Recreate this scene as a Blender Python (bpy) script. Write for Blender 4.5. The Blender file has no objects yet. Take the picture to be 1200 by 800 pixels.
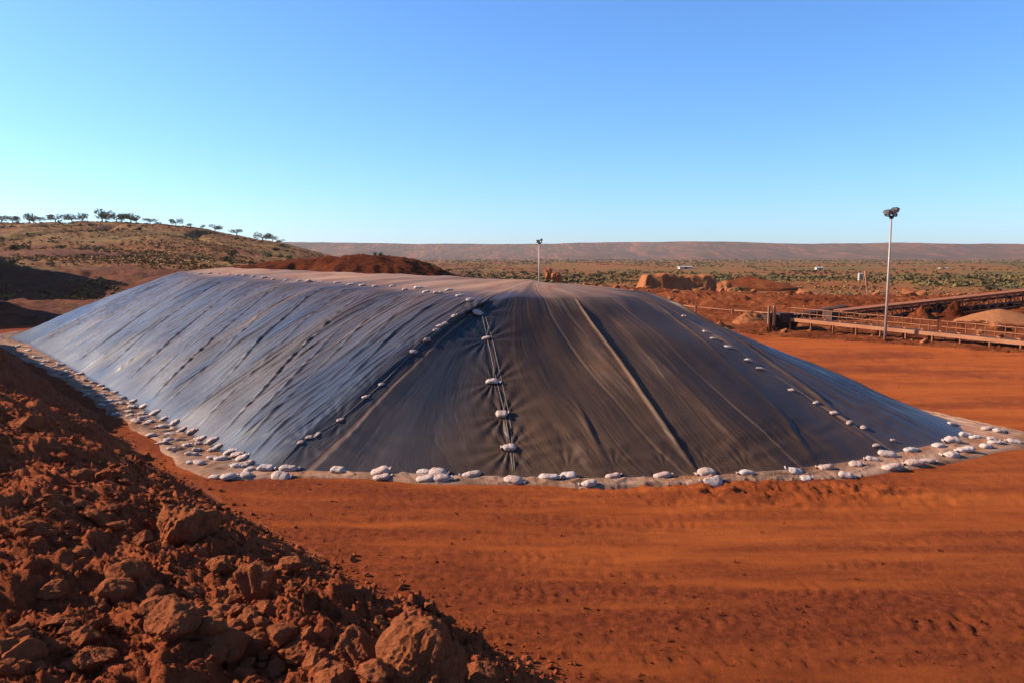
import bpy, math, random
import numpy as np
from mathutils import Vector, Matrix, Euler
from mathutils.bvhtree import BVHTree

# ------------------------------------------------------------------ camera, sky, sun, exposure
scene = bpy.context.scene
CAM = np.array([0.0, 0.0, 5.5]); PITCH = math.radians(6.21); FPX = 900.0     # focal length in pixels of a 1200 px wide frame
cam_data = bpy.data.cameras.new("camera"); cam_data.sensor_width = 36.0; cam_data.lens = 36.0 * FPX / 1200.0
cam_data.clip_start = 0.1; cam_data.clip_end = 20000
camera = bpy.data.objects.new("camera", cam_data); scene.collection.objects.link(camera)
camera.location = CAM; camera.rotation_euler = (math.pi / 2 - PITCH, 0, 0)
scene.camera = camera

SUN_EL = math.radians(28); SUN_AZ = math.radians(-81)      # azimuth clockwise from +Y: from the left, slightly ahead
world = bpy.data.worlds.new("World"); scene.world = world; world.use_nodes = True
wn = world.node_tree; bg = wn.nodes["Background"]
sky = wn.nodes.new("ShaderNodeTexSky"); sky.sky_type = 'NISHITA'; sky.sun_disc = False
sky.sun_elevation = SUN_EL; sky.sun_rotation = SUN_AZ
sky.altitude = 0; sky.air_density = 1.0; sky.dust_density = 0.5; sky.ozone_density = 10.0
wn.links.new(sky.outputs[0], bg.inputs[0]); bg.inputs[1].default_value = 0.102
sun_data = bpy.data.lights.new("sun", 'SUN'); sun_data.energy = 5.0; sun_data.angle = math.radians(0.5)
sun_data.color = (1.0, 0.86, 0.68)
sun = bpy.data.objects.new("sun", sun_data); scene.collection.objects.link(sun)
SUN_DIR = Vector((math.sin(SUN_AZ) * math.cos(SUN_EL), math.cos(SUN_AZ) * math.cos(SUN_EL), math.sin(SUN_EL)))
sun.rotation_euler = SUN_DIR.to_track_quat('Z', 'Y').to_euler()
scene.view_settings.view_transform = 'Standard'; scene.view_settings.look = 'None'
scene.view_settings.exposure = 1.2; scene.view_settings.gamma = 1.0; scene.view_settings.use_curve_mapping = False
scene.render.engine = 'CYCLES'
scene.cycles.max_bounces = 5; scene.cycles.diffuse_bounces = 3; scene.cycles.glossy_bounces = 2
scene.cycles.volume_bounces = 0; scene.cycles.transparent_max_bounces = 4; scene.cycles.use_denoising = True

RNG = np.random.default_rng(7); random.seed(7)

# ------------------------------------------------------------------ numeric helpers
def ray(px, py):
    cx, cy = (px - 600.0) / FPX, (400.0 - py) / FPX
    d = np.array([cx, math.cos(PITCH) + cy * math.sin(PITCH), -math.sin(PITCH) + cy * math.cos(PITCH)])
    return d / np.linalg.norm(d)
def at_height(px, py, z=0.0):
    d = ray(px, py); t = (z - CAM[2]) / d[2]
    return CAM + d * t
def at_depth(px, py, y):
    d = ray(px, py); return CAM + d * (y / d[1])
def to_px(p):
    v = np.asarray(p, float) - CAM
    c, s = math.cos(PITCH), math.sin(PITCH)
    f = v[..., 1] * c - v[..., 2] * s; u = v[..., 1] * s + v[..., 2] * c
    return 600 + FPX * v[..., 0] / f, 400 - FPX * u / f
_P = np.random.default_rng(3).permutation(512); _P = np.concatenate([_P, _P]); _A = np.random.default_rng(4).uniform(0, 2 * np.pi, 1024)
_GX, _GY = np.cos(_A), np.sin(_A)
def perlin(x, y):
    x = np.asarray(x, float); y = np.asarray(y, float); x, y = np.broadcast_arrays(x, y)
    xi = np.floor(x).astype(np.int64); yi = np.floor(y).astype(np.int64); xf = x - xi; yf = y - yi
    u = xf * xf * xf * (xf * (xf * 6 - 15) + 10); v = yf * yf * yf * (yf * (yf * 6 - 15) + 10)
    def g(ix, iy, dx, dy):
        h = _P[(_P[ix & 511] + iy) & 511]; return _GX[h] * dx + _GY[h] * dy
    a = g(xi, yi, xf, yf); b = g(xi + 1, yi, xf - 1, yf); c = g(xi, yi + 1, xf, yf - 1); d = g(xi + 1, yi + 1, xf - 1, yf - 1)
    return 1.5 * ((a + u * (b - a)) + v * ((c + u * (d - c)) - (a + u * (b - a))))
def fbm(x, y, octv=4, gain=0.5):
    t = 0; a = 1.0
    for i in range(octv):
        t = t + a * perlin(x * 2 ** i + 17.3 * i, y * 2 ** i - 9.1 * i); a *= gain
    return t
def ridged(x, y, octv=3, gain=0.5):
    t = 0; a = 1.0
    for i in range(octv):
        t = t + a * (1 - 2 * np.abs(perlin(x * 2 ** i + 31.7 * i, y * 2 ** i + 5.3 * i))); a *= gain
    return t
def cells(x, y, seed=0):
    """Worley F1: distance to the nearest jittered lattice point and a random value for that cell."""
    xi = np.floor(x).astype(np.int64); yi = np.floor(y).astype(np.int64)
    best = np.full(x.shape, 9.0); val = np.zeros(x.shape)
    for dx in (-1, 0, 1):
        for dy in (-1, 0, 1):
            cx, cy = xi + dx, yi + dy
            h = _P[(_P[(cx + seed) & 511] + cy) & 511]; h2 = _P[(h + 57) & 511]
            d = np.hypot(cx + 0.15 + 0.7 * h / 511.0 - x, cy + 0.15 + 0.7 * h2 / 511.0 - y)
            m = d < best; best = np.where(m, d, best); val = np.where(m, _P[(h + 131) & 511] / 511.0, val)
    return best, val
def sstep(a, b, x):
    t = np.clip((x - a) / (b - a), 0, 1); return t * t * (3 - 2 * t)

# ------------------------------------------------------------------ object helpers
col = scene.collection
def link(name, mesh, mat=None, parent=None):
    o = bpy.data.objects.new(name, mesh); col.objects.link(o)
    if mat is not None and mesh is not None and not mesh.materials: mesh.materials.append(mat)
    if parent is not None: o.parent = parent
    return o
def tag(o, label=None, cat=None, group=None, kind=None):
    if label: o["label"] = label
    if cat: o["category"] = cat
    if group: o["group"] = group
    if kind: o["kind"] = kind
    return o
def empty(name, loc, rz=0.0):
    o = bpy.data.objects.new(name, None); col.objects.link(o); o.location = loc; o.rotation_euler = (0, 0, rz)
    o.empty_display_size = 0.2
    return o
def np_mesh(name, verts, faces, smooth=True):
    verts = np.asarray(verts, np.float32); faces = np.asarray(faces, np.int32)
    m = bpy.data.meshes.new(name); n = faces.shape[1]
    m.vertices.add(len(verts)); m.vertices.foreach_set("co", verts.ravel())
    m.loops.add(faces.size); m.loops.foreach_set("vertex_index", faces.ravel())
    m.polygons.add(len(faces)); m.polygons.foreach_set("loop_start", np.arange(0, faces.size, n, dtype=np.int32))
    m.polygons.foreach_set("loop_total", np.full(len(faces), n, np.int32))
    m.update(calc_edges=True)
    m.polygons.foreach_set("use_smooth", np.full(len(faces), smooth, bool))
    return m
def grid_faces(nr, nc, wrap=False):
    i = np.arange(nr - 1)[:, None]; j = np.arange(nc if wrap else nc - 1)[None, :]; j2 = (j + 1) % nc
    return np.stack([i * nc + j + 0 * j2, i * nc + j2, (i + 1) * nc + j2, (i + 1) * nc + j], -1).reshape(-1, 4)
def copy_tree(o, parent=None):
    c = o.copy(); col.objects.link(c); c.parent = parent
    for ch in o.children: copy_tree(ch, c)
    return c
ORD = ["first", "second", "third", "fourth", "fifth", "sixth", "seventh", "eighth", "ninth", "tenth", "eleventh", "twelfth"]
def nth(i):
    if i < 12: return ORD[i]
    n = i + 1; return "%d%s" % (n, "th" if 10 < n % 100 < 14 else {1: "st", 2: "nd", 3: "rd"}.get(n % 10, "th"))

class MB:
    """Collects boxes, beams and tubes into one mesh."""
    def __init__(s): s.v = []; s.f = []
    def raw(s, v, f):
        b = len(s.v); s.v += [tuple(p) for p in v]; s.f += [tuple(i + b for i in q) for q in f]; return s
    def beam(s, a, b, w, h, up=(0, 0, 1)):
        a = Vector(a); b = Vector(b); d = (b - a).normalized(); up = Vector(up)
        if abs(d.dot(up)) > 0.98: up = Vector((1, 0, 0))
        r = d.cross(up).normalized() * (w / 2); u = r.cross(d).normalized() * (h / 2)
        vs = [p + x * r + y * u for p in (a, b) for x, y in ((-1, -1), (1, -1), (1, 1), (-1, 1))]
        return s.raw(vs, [(0, 1, 2, 3), (7, 6, 5, 4), (4, 5, 1, 0), (5, 6, 2, 1), (6, 7, 3, 2), (7, 4, 0, 3)])
    def tube(s, pts, radii, n=8, cap=True):
        pts = [Vector(p) for p in pts]; k = len(pts); vs = []
        if not hasattr(radii, '__len__'): radii = [radii] * k
        for i, p in enumerate(pts):
            d = (pts[min(i + 1, k - 1)] - pts[max(i - 1, 0)]).normalized()
            up = Vector((0, 0, 1)) if abs(d.z) < 0.95 else Vector((0, 1, 0))
            r = d.cross(up).normalized(); u = r.cross(d)
            for j in range(n):
                a = 2 * math.pi * j / n; vs.append(p + (r * math.cos(a) + u * math.sin(a)) * radii[i])
        fs = [(i * n + j, i * n + (j + 1) % n, (i + 1) * n + (j + 1) % n, (i + 1) * n + j) for i in range(k - 1) for j in range(n)]
        if cap: fs += [tuple(range(n))[::-1], tuple((k - 1) * n + j for j in range(n))]
        return s.raw(vs, fs)
    def mesh(s, name, smooth=False):
        m = bpy.data.meshes.new(name); m.from_pydata(s.v, [], s.f); m.update()
        if smooth: m.polygons.foreach_set("use_smooth", [True] * len(m.polygons))
        return m
    def build(s, name, mat, parent=None, smooth=False): return link(name, s.mesh(name, smooth), mat, parent)

# ------------------------------------------------------------------ materials
class NT:
    def __init__(s, name):
        s.m = bpy.data.materials.new(name); s.m.use_nodes = True; s.t = s.m.node_tree; s.bsdf = s.t.nodes["Principled BSDF"]
        s.bsdf.inputs["Specular IOR Level"].default_value = 0.25
    def n(s, typ, **kw):
        o = s.t.nodes.new(typ)
        for k, v in kw.items(): setattr(o, k, v)
        return o
    def l(s, a, b): s.t.links.new(a, b)
    def coord(s, kind="Object", scale=(1, 1, 1), rot=(0, 0, 0)):
        c = s.n("ShaderNodeTexCoord"); mp = s.n("ShaderNodeMapping"); mp.inputs["Scale"].default_value = scale; mp.inputs["Rotation"].default_value = rot
        s.l(c.outputs[kind], mp.inputs[0]); return mp.outputs[0]
    def noise(s, vec, scale, detail=4, rough=0.55, dist=0.0):
        o = s.n("ShaderNodeTexNoise"); o.inputs["Scale"].default_value = scale; o.inputs["Detail"].default_value = detail
        o.inputs["Roughness"].default_value = rough; o.inputs["Distortion"].default_value = dist; s.l(vec, o.inputs["Vector"]); return o.outputs["Fac"]
    def ramp(s, fac, stops):
        o = s.n("ShaderNodeValToRGB"); e = o.color_ramp.elements
        while len(e) > 1: e.remove(e[-1])
        for i, (p, c) in enumerate(stops):
            c = (c, c, c, 1) if not hasattr(c, '__len__') else (*c, 1)
            if i == 0: e[0].position = p; e[0].color = c
            else: x = e.new(p); x.color = c
        s.l(fac, o.inputs[0]); return o.outputs[0]
    def mix(s, fac, a, b, mode='MIX'):
        o = s.n("ShaderNodeMix", data_type='RGBA', blend_type=mode)
        if hasattr(fac, 'is_output'): s.l(fac, o.inputs[0])
        else: o.inputs[0].default_value = fac
        for k, v in ((6, a), (7, b)):
            if hasattr(v, 'is_output'): s.l(v, o.inputs[k])
            else: o.inputs[k].default_value = (*v, 1)
        return o.outputs[2]
    def math(s, op, a, b=None):
        o = s.n("ShaderNodeMath", operation=op)
        for k, v in ((0, a), (1, b)):
            if v is None: continue
            if hasattr(v, 'is_output'): s.l(v, o.inputs[k])
            else: o.inputs[k].default_value = v
        return o.outputs[0]
    def bump(s, h, strength=0.5, dist=0.05, prev=None):
        o = s.n("ShaderNodeBump"); o.inputs["Strength"].default_value = strength; o.inputs["Distance"].default_value = dist
        s.l(h, o.inputs["Height"])
        if prev is not None: s.l(prev, o.inputs["Normal"])
        return o.outputs[0]
    def done(s, color=None, rough=0.9, normal=None, **kw):
        if color is not None:
            if hasattr(color, 'is_output'): s.l(color, s.bsdf.inputs["Base Color"])
            else: s.bsdf.inputs["Base Color"].default_value = (*color, 1)
        if hasattr(rough, 'is_output'): s.l(rough, s.bsdf.inputs["Roughness"])
        else: s.bsdf.inputs["Roughness"].default_value = rough
        if normal is not None: s.l(normal, s.bsdf.inputs["Normal"])
        for k, v in kw.items(): s.bsdf.inputs[k.replace('_', ' ')].default_value = v
        return s.m

def mat_simple(name, c, rough=0.8, var=0.25, scale=6.0, dirt=None, bump=0.0, bscale=40.0, spec=0.25):
    c = tuple(x * 0.74 for x in c); dirt = tuple(x * k for x, k in zip(dirt, (0.74, 0.66, 0.55))) if dirt else None
    t = NT(name); co = t.coord(); n1 = t.noise(co, scale, 5, 0.6)
    dark = tuple(x * (1 - var) for x in c); lite = tuple(min(1, x * (1 + var)) for x in c)
    cc = t.ramp(n1, [(0.3, dark), (0.7, lite)])
    if dirt is not None: cc = t.mix(t.ramp(t.noise(co, scale * 0.6, 6, 0.65), [(0.42, 0.0), (0.65, 0.85)]), cc, dirt)
    nm = t.bump(t.noise(co, bscale, 4), bump, 0.02) if bump else None
    return t.done(cc, rough, nm, Specular_IOR_Level=spec)

def mat_ground():
    t = NT("red_dirt_ground"); co = t.coord()
    tracks = t.coord(scale=(0.22, 1.0, 1.0), rot=(0, 0, math.radians(8)))
    a = t.noise(co, 0.16, 6, 0.6, 0.6); b = t.noise(tracks, 0.9, 7, 0.62, 0.4); c = t.noise(co, 7.0, 6, 0.7)
    smooth_c = t.ramp(b, [(0.30, (0.20, 0.044, 0.013)), (0.48, (0.295, 0.067, 0.0165)), (0.70, (0.37, 0.090, 0.021))])
    rough_c = t.ramp(c, [(0.32, (0.095, 0.022, 0.010)), (0.62, (0.21, 0.045, 0.016))])
    tn = t.n("ShaderNodeVertexColor", layer_name="tone"); ts = t.n("ShaderNodeSeparateColor"); t.l(tn.outputs[0], ts.inputs[0])
    cc = t.mix(t.ramp(ts.outputs[0], [(0.18, 0.95), (0.50, 0.55), (0.80, 0.0)]), smooth_c, rough_c)
    at = t.n("ShaderNodeVertexColor", layer_name="far"); far = t.n("ShaderNodeSeparateColor"); t.l(at.outputs[0], far.inputs[0])
    far = far.outputs[0]
    # beyond the pad: dry grass and olive scrub over red soil
    g1 = t.noise(t.coord(scale=(0.6, 0.35, 1)), 0.03, 9, 0.72); g2 = t.noise(co, 0.11, 7, 0.7)
    plain = t.ramp(g1, [(0.38, (0.21, 0.056, 0.022)), (0.47, (0.20, 0.076, 0.028)), (0.55, (0.145, 0.080, 0.028)), (0.66, (0.10, 0.068, 0.026))])
    plain = t.mix(t.ramp(g2, [(0.48, 0.0), (0.66, 0.75)]), plain, (0.075, 0.055, 0.022))
    cc = t.mix(far, cc, plain)
    h = t.bump(t.noise(tracks, 6.0, 9, 0.8), 0.8, 0.07); h = t.bump(t.noise(co, 22.0, 7, 0.85), 1.0, 0.045, h)
    return t.done(cc, 1.0, h, Specular_IOR_Level=0.02)
def mat_soil(name, lo, mid, hi, scale=2.0, bs=9.0, bd=0.06, b2=45.0):
    lo, mid, hi = [(c[0] * 0.72, c[1] * 0.62, c[2] * 0.50) for c in (lo, mid, hi)]
    t = NT(name); co = t.coord(); a = t.noise(co, scale, 7, 0.65); b = t.noise(co, scale * 9, 5, 0.7)
    cc = t.ramp(a, [(0.30, lo), (0.50, mid), (0.72, hi)])
    cc = t.mix(t.ramp(b, [(0.35, 0.55), (0.6, 0.0)]), cc, tuple(x * 0.55 for x in lo))
    h = t.bump(t.noise(co, bs, 8, 0.75), 0.9, bd); h = t.bump(t.noise(co, b2, 5, 0.75), 0.9, bd * 0.3, h)
    return t.done(cc, 1.0, h, Specular_IOR_Level=0.02)
def mat_hill():
    t = NT("dry_grass_hill"); co = t.coord()
    st = t.coord(scale=(0.45, 1.0, 1.0))
    a = t.noise(st, 0.035, 8, 0.66, 0.5); b = t.noise(co, 0.3, 7, 0.7); c = t.noise(co, 1.6, 5, 0.7)
    cc = t.ramp(a, [(0.36, (0.095, 0.024, 0.010)), (0.44, (0.16, 0.046, 0.016)), (0.51, (0.21, 0.086, 0.024)), (0.57, (0.215, 0.122, 0.030)), (0.66, (0.115, 0.078, 0.023))])
    cc = t.mix(t.ramp(b, [(0.48, 0.0), (0.60, 0.8)]), cc, (0.075, 0.034, 0.013))
    cc = t.mix(t.ramp(c, [(0.40, 0.85), (0.53, 0.0)]), cc, (0.09, 0.024, 0.010))
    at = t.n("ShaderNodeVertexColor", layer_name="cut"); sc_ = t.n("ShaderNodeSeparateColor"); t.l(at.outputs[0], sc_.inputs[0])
    cc = t.mix(t.math('MULTIPLY', sc_.outputs[0], 0.9), cc, t.ramp(b, [(0.35, (0.05, 0.013, 0.007)), (0.65, (0.155, 0.040, 0.014))]))  # bare red cut soil, with its colour darkened to deepen the band's shade
    h = t.bump(t.noise(co, 0.8, 8, 0.75), 0.9, 0.5)
    return t.done(cc, 0.95, h, Specular_IOR_Level=0.1)
def mat_plateau():
    t = NT("far_plateau"); co = t.coord(scale=(1.6, 0.14, 2.0)); a = t.noise(co, 0.008, 10, 0.75, 0.4); b = t.noise(co, 0.05, 9, 0.82)
    cc = t.ramp(a, [(0.40, (0.085, 0.035, 0.015)), (0.50, (0.17, 0.058, 0.023)), (0.60, (0.29, 0.088, 0.034))])
    cc = t.mix(t.ramp(b, [(0.42, 0.0), (0.54, 0.95)]), cc, (0.055, 0.037, 0.015))
    return t.done(cc, 0.95, t.bump(t.noise(co, 0.05, 6, 0.7), 0.6, 6.0), Specular_IOR_Level=0.05)
def mat_tarp():
    t = NT("black_plastic_sheet")
    uv = t.coord("UV"); streak = t.coord("UV", scale=(7.0, 0.9, 1)); fine = t.coord("UV", scale=(26.0, 1.6, 1)); blot = t.coord("UV", scale=(1.6, 1.3, 1))
    at = t.n("ShaderNodeVertexColor", layer_name="dust"); sp = t.n("ShaderNodeSeparateColor"); t.l(at.outputs[0], sp.inputs[0])
    s1 = t.noise(streak, 1.0, 6, 0.66, 0.3); s2 = t.noise(fine, 1.0, 5, 0.65, 0.2); s3 = t.noise(blot, 1.0, 6, 0.62)
    mask = t.math('ADD', t.math('MULTIPLY', s1, 0.5), t.math('ADD', t.math('MULTIPLY', s2, 0.2), t.math('MULTIPLY', s3, 0.5)))
    mask = t.math('ADD', t.math('SUBTRACT', mask, 0.6), t.math('MULTIPLY', t.math('SUBTRACT', sp.outputs[0], 0.5), 0.55))
    dust = t.ramp(t.math('ADD', mask, 0.5), [(0.28, 0.02), (0.50, 0.30), (0.74, 0.85), (0.86, 1.0)])
    cc = t.mix(dust, (0.010, 0.010, 0.011), t.ramp(s3, [(0.35, (0.085, 0.038, 0.017)), (0.65, (0.165, 0.083, 0.042))]))
    cc = t.mix(t.ramp(t.math('ADD', mask, 0.5), [(0.60, 0.0), (0.84, 0.92)]), cc, t.ramp(t.noise(t.coord("UV", scale=(4.0, 9.0, 1)), 1.0, 6, 0.65), [(0.36, (0.24, 0.095, 0.045)), (0.50, (0.29, 0.160, 0.105)), (0.64, (0.31, 0.19, 0.135))]))
    ro = t.n("ShaderNodeMapRange"); t.l(dust, ro.inputs[0]); ro.inputs[3].default_value = 0.35; ro.inputs[4].default_value = 0.70
    spc = t.n("ShaderNodeMapRange"); t.l(dust, spc.inputs[0]); spc.inputs[3].default_value = 0.85; spc.inputs[4].default_value = 0.05; gl = t.n("ShaderNodeVertexColor", layer_name="gloss"); gs = t.n("ShaderNodeSeparateColor"); t.l(gl.outputs[0], gs.inputs[0]); gloss = gs.outputs[0]
    cl = t.n("ShaderNodeVertexColor", layer_name="crease"); cs = t.n("ShaderNodeSeparateColor"); t.l(cl.outputs[0], cs.inputs[0]); crease = cs.outputs[0]
    t.l(t.math('MULTIPLY', spc.outputs[0], gloss), t.bsdf.inputs["Specular IOR Level"])
    # sharp creases: folded noise, and welded seams with a dusty lip every few metres
    f1 = t.math('ABSOLUTE', t.math('SUBTRACT', t.noise(t.coord("UV", scale=(15.0, 1.1, 1)), 1.0, 4, 0.6, 0.6), 0.5)); f1 = t.ramp(f1, [(0.0, 1.0), (0.035, 0.25), (0.12, 0.0)])
    f2 = t.math('ABSOLUTE', t.math('SUBTRACT', t.noise(t.coord("UV", scale=(34.0, 3.0, 1)), 1.0, 3, 0.6, 0.8), 0.5)); f2 = t.ramp(f2, [(0.0, 1.0), (0.05, 0.2), (0.14, 0.0)])
    sx = t.n("ShaderNodeSeparateXYZ"); t.l(uv, sx.inputs[0])
    seam = t.math('ABSOLUTE', t.math('SUBTRACT', t.math('FRACT', t.math('MULTIPLY', sx.outputs[0], 2.45)), 0.5)); seam = t.ramp(seam, [(0.0, 1.0), (0.008, 0.8), (0.016, 0.0)])
    cc = t.mix(t.math('MULTIPLY', seam, t.ramp(s1, [(0.35, 0.1), (0.6, 0.75)])), cc, (0.19, 0.10, 0.055))
    h = t.bump(t.math('MULTIPLY', f1, crease), 0.32, 0.035); h = t.bump(t.math('MULTIPLY', f2, crease), 0.22, 0.018, h); h = t.bump(seam, 0.6, 0.02, h)
    h = t.bump(t.math('MULTIPLY', t.noise(fine, 1.0, 6, 0.6, 0.4), crease), 0.30, 0.04, h); h = t.bump(t.noise(t.coord("UV", scale=(60, 14, 1)), 1.0, 4, 0.6), 0.25, 0.02, h)
    return t.done(cc, ro.outputs[0], h, IOR=1.5)
def mat_bag():
    t = NT("white_woven_bag"); co = t.coord(); oi = t.n("ShaderNodeObjectInfo")
    n1 = t.noise(co, 6, 5, 0.65); n2 = t.noise(co, 16, 4, 0.6)
    cc = t.ramp(n1, [(0.32, (0.33, 0.25, 0.21)), (0.58, (0.50, 0.43, 0.385))])
    amt = t.math('MULTIPLY', t.ramp(n2, [(0.36, 0.95), (0.66, 0.15)]), t.math('ADD', t.math('MULTIPLY', oi.outputs["Random"], 0.65), 0.38))
    cc = t.mix(amt, cc, (0.30, 0.13, 0.075))
    h = t.bump(t.noise(co, 9, 6, 0.7), 0.8, 0.06); h = t.bump(t.noise(t.coord(scale=(90, 90, 90)), 1.0, 2), 0.15, 0.004, h)
    return t.done(cc, 0.7, h)
def mat_leaf(name, a, b):
    a, b = [(c[0] * 0.74, c[1] * 0.70, c[2] * 0.58) for c in (a, b)]
    t = NT(name); oi = t.n("ShaderNodeObjectInfo"); co = t.coord(); g = t.n("ShaderNodeNewGeometry")
    m = t.math('ADD', t.math('MULTIPLY', g.outputs["Random Per Island"], 0.7), t.math('MULTIPLY', t.noise(co, 0.6, 3), 0.4))
    cc = t.ramp(m, [(0.15, a), (0.85, b)]); 
    return t.done(cc, 0.85, None, Specular_IOR_Level=0.1)

M = dict(
    ground=mat_ground(),
    berm=mat_soil("red_clod_soil", (0.30, 0.080, 0.037), (0.46, 0.130, 0.060), (0.58, 0.185, 0.090), 1.3, 14.0, 0.07, 60.0),
    rock=mat_soil("red_clay_rock", (0.44, 0.135, 0.064), (0.57, 0.19, 0.09), (0.66, 0.245, 0.125), 3.0, 16.0, 0.10, 70.0),
    bank=mat_soil("orange_earth_bank", (0.125, 0.033, 0.015), (0.265, 0.078, 0.034), (0.43, 0.155, 0.072), 0.35, 3.0, 0.25, 14.0),
    spoil=mat_soil("dark_red_spoil", (0.10, 0.026, 0.012), (0.16, 0.043, 0.019), (0.225, 0.066, 0.030), 0.25, 1.2, 0.5, 6.0),
    sand=mat_soil("pale_ochre_sand", (0.36, 0.150, 0.074), (0.42, 0.185, 0.094), (0.46, 0.205, 0.108), 0.8, 6.0, 0.04, 30.0),
    paleface=mat_soil("orange_cut_face", (0.31, 0.115, 0.056), (0.39, 0.155, 0.078), (0.45, 0.19, 0.10), 0.4, 2.0, 0.2, 9.0),
    hill=mat_hill(), plateau=mat_plateau(), tarp=mat_tarp(), bag=mat_bag(),
    steel=mat_simple("dusty_steel", (0.27, 0.10, 0.050), 0.85, 0.35, 3.0, (0.33, 0.105, 0.04), spec=0.1),
    belt=mat_simple("dark_rubber_belt", (0.035, 0.022, 0.018), 0.8, 0.3, 3.0, (0.12, 0.04, 0.02)),
    galv=mat_simple("galvanised_pole", (0.36, 0.31, 0.28), 0.5, 0.15, 2.0, (0.40, 0.26, 0.18), spec=0.5),
    dark=mat_simple("dark_metal", (0.05, 0.045, 0.042), 0.55, 0.3, 5.0, spec=0.4),
    lens=mat_simple("floodlight_glass", (0.25, 0.27, 0.28), 0.15, 0.1, 5.0, spec=0.6),
    white=mat_simple("white_paint", (0.52, 0.46, 0.41), 0.6, 0.08, 2.0, (0.5, 0.33, 0.24)),
    pipe=mat_simple("dusty_orange_pipe", (0.40, 0.17, 0.085), 0.7, 0.2, 1.0, (0.38, 0.14, 0.06)),
    rope=mat_simple("grey_rope", (0.34, 0.26, 0.20), 0.8, 0.2, 20.0),
    bark=mat_simple("grey_bark", (0.13, 0.085, 0.06), 0.9, 0.3, 3.0),
    leaf=mat_leaf("olive_leaves", (0.080, 0.062, 0.028), (0.165, 0.122, 0.054)),
    leafg=mat_leaf("grey_green_leaves", (0.11, 0.105, 0.055), (0.22, 0.20, 0.11)),
    leafd=mat_leaf("dark_scrub", (0.040, 0.036, 0.018), (0.10, 0.080, 0.036)),
    straw=mat_leaf("dry_grass_blades", (0.20, 0.095, 0.036), (0.32, 0.175, 0.066)),
)

# ------------------------------------------------------------------ terrain functions
UX, UY = -0.655, 0.756                       # the long axis of stockpile and berm, away from the camera to the left
NX, NY = -0.756, -0.655                      # across it, towards the berm
TOE0 = np.array([0.55, 11.0])                # a point of the berm's toe
def berm_ts(x, y):
    dx, dy = x - TOE0[0], y - TOE0[1]
    return dx * UX + dy * UY, dx * NX + dy * NY
BT = [-1.2, 1.5, 5.6, 9, 14, 23, 32, 40, 48]; BS = [1.0, 1.2, 1.5, 1.75, 1.65, 1.45, 1.25, 1.15, 1.15]
def berm_z(x, y, detail=True):
    t, s = berm_ts(x, y)
    s = s - np.interp(t, BT, BS) + 0.22 + 0.18 * perlin(t * 0.3, 3.3) + 0.14 * perlin(t * 0.9, 9.1)
    far = sstep(18, 30, t)
    slope = 0.66 + 0.46 * far
    crest = 3.35 + 3.0 * far
    sp = np.maximum(s, 0)
    z = slope * (np.sqrt(sp * sp + 0.5) - 0.7071)
    z = crest * np.tanh(z / crest * 1.18) ** 1.0
    z = z - 0.17 * np.maximum(s - 4.2, 0) * (1 - far) - 0.4 * np.maximum(s - 9.5, 0)
    z = np.where(s <= 0, s * 0.6, z)
    env = sstep(-0.2, 1.6, s)
    z = z + env * (0.22 * perlin(x * 0.55, y * 0.55) + 0.14 * perlin(x * 1.3 + 5, y * 1.3))
    if detail:
        c1, v1 = cells(x * 1.5, y * 1.5, 11); c2, v2 = cells(x * 4.0 + 0.4 * perlin(x * 5, y * 5), y * 4.0, 23); c3, v3 = cells(x * 10.0, y * 10.0, 37)
        lump = 0.20 * np.maximum(0, 0.62 - c1) * (v1 > 0.45) + 0.11 * np.maximum(0, 0.66 - c2) * (0.3 + v2) + 0.05 * np.maximum(0, 0.7 - c3) * (0.2 + v3)
        z = z + env * (lump * 1.25 + 0.05 * ridged(x * 2.2, y * 2.2, 5, 0.6) + 0.022 * fbm(x * 11, y * 11, 3, 0.65))
    return z
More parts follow.
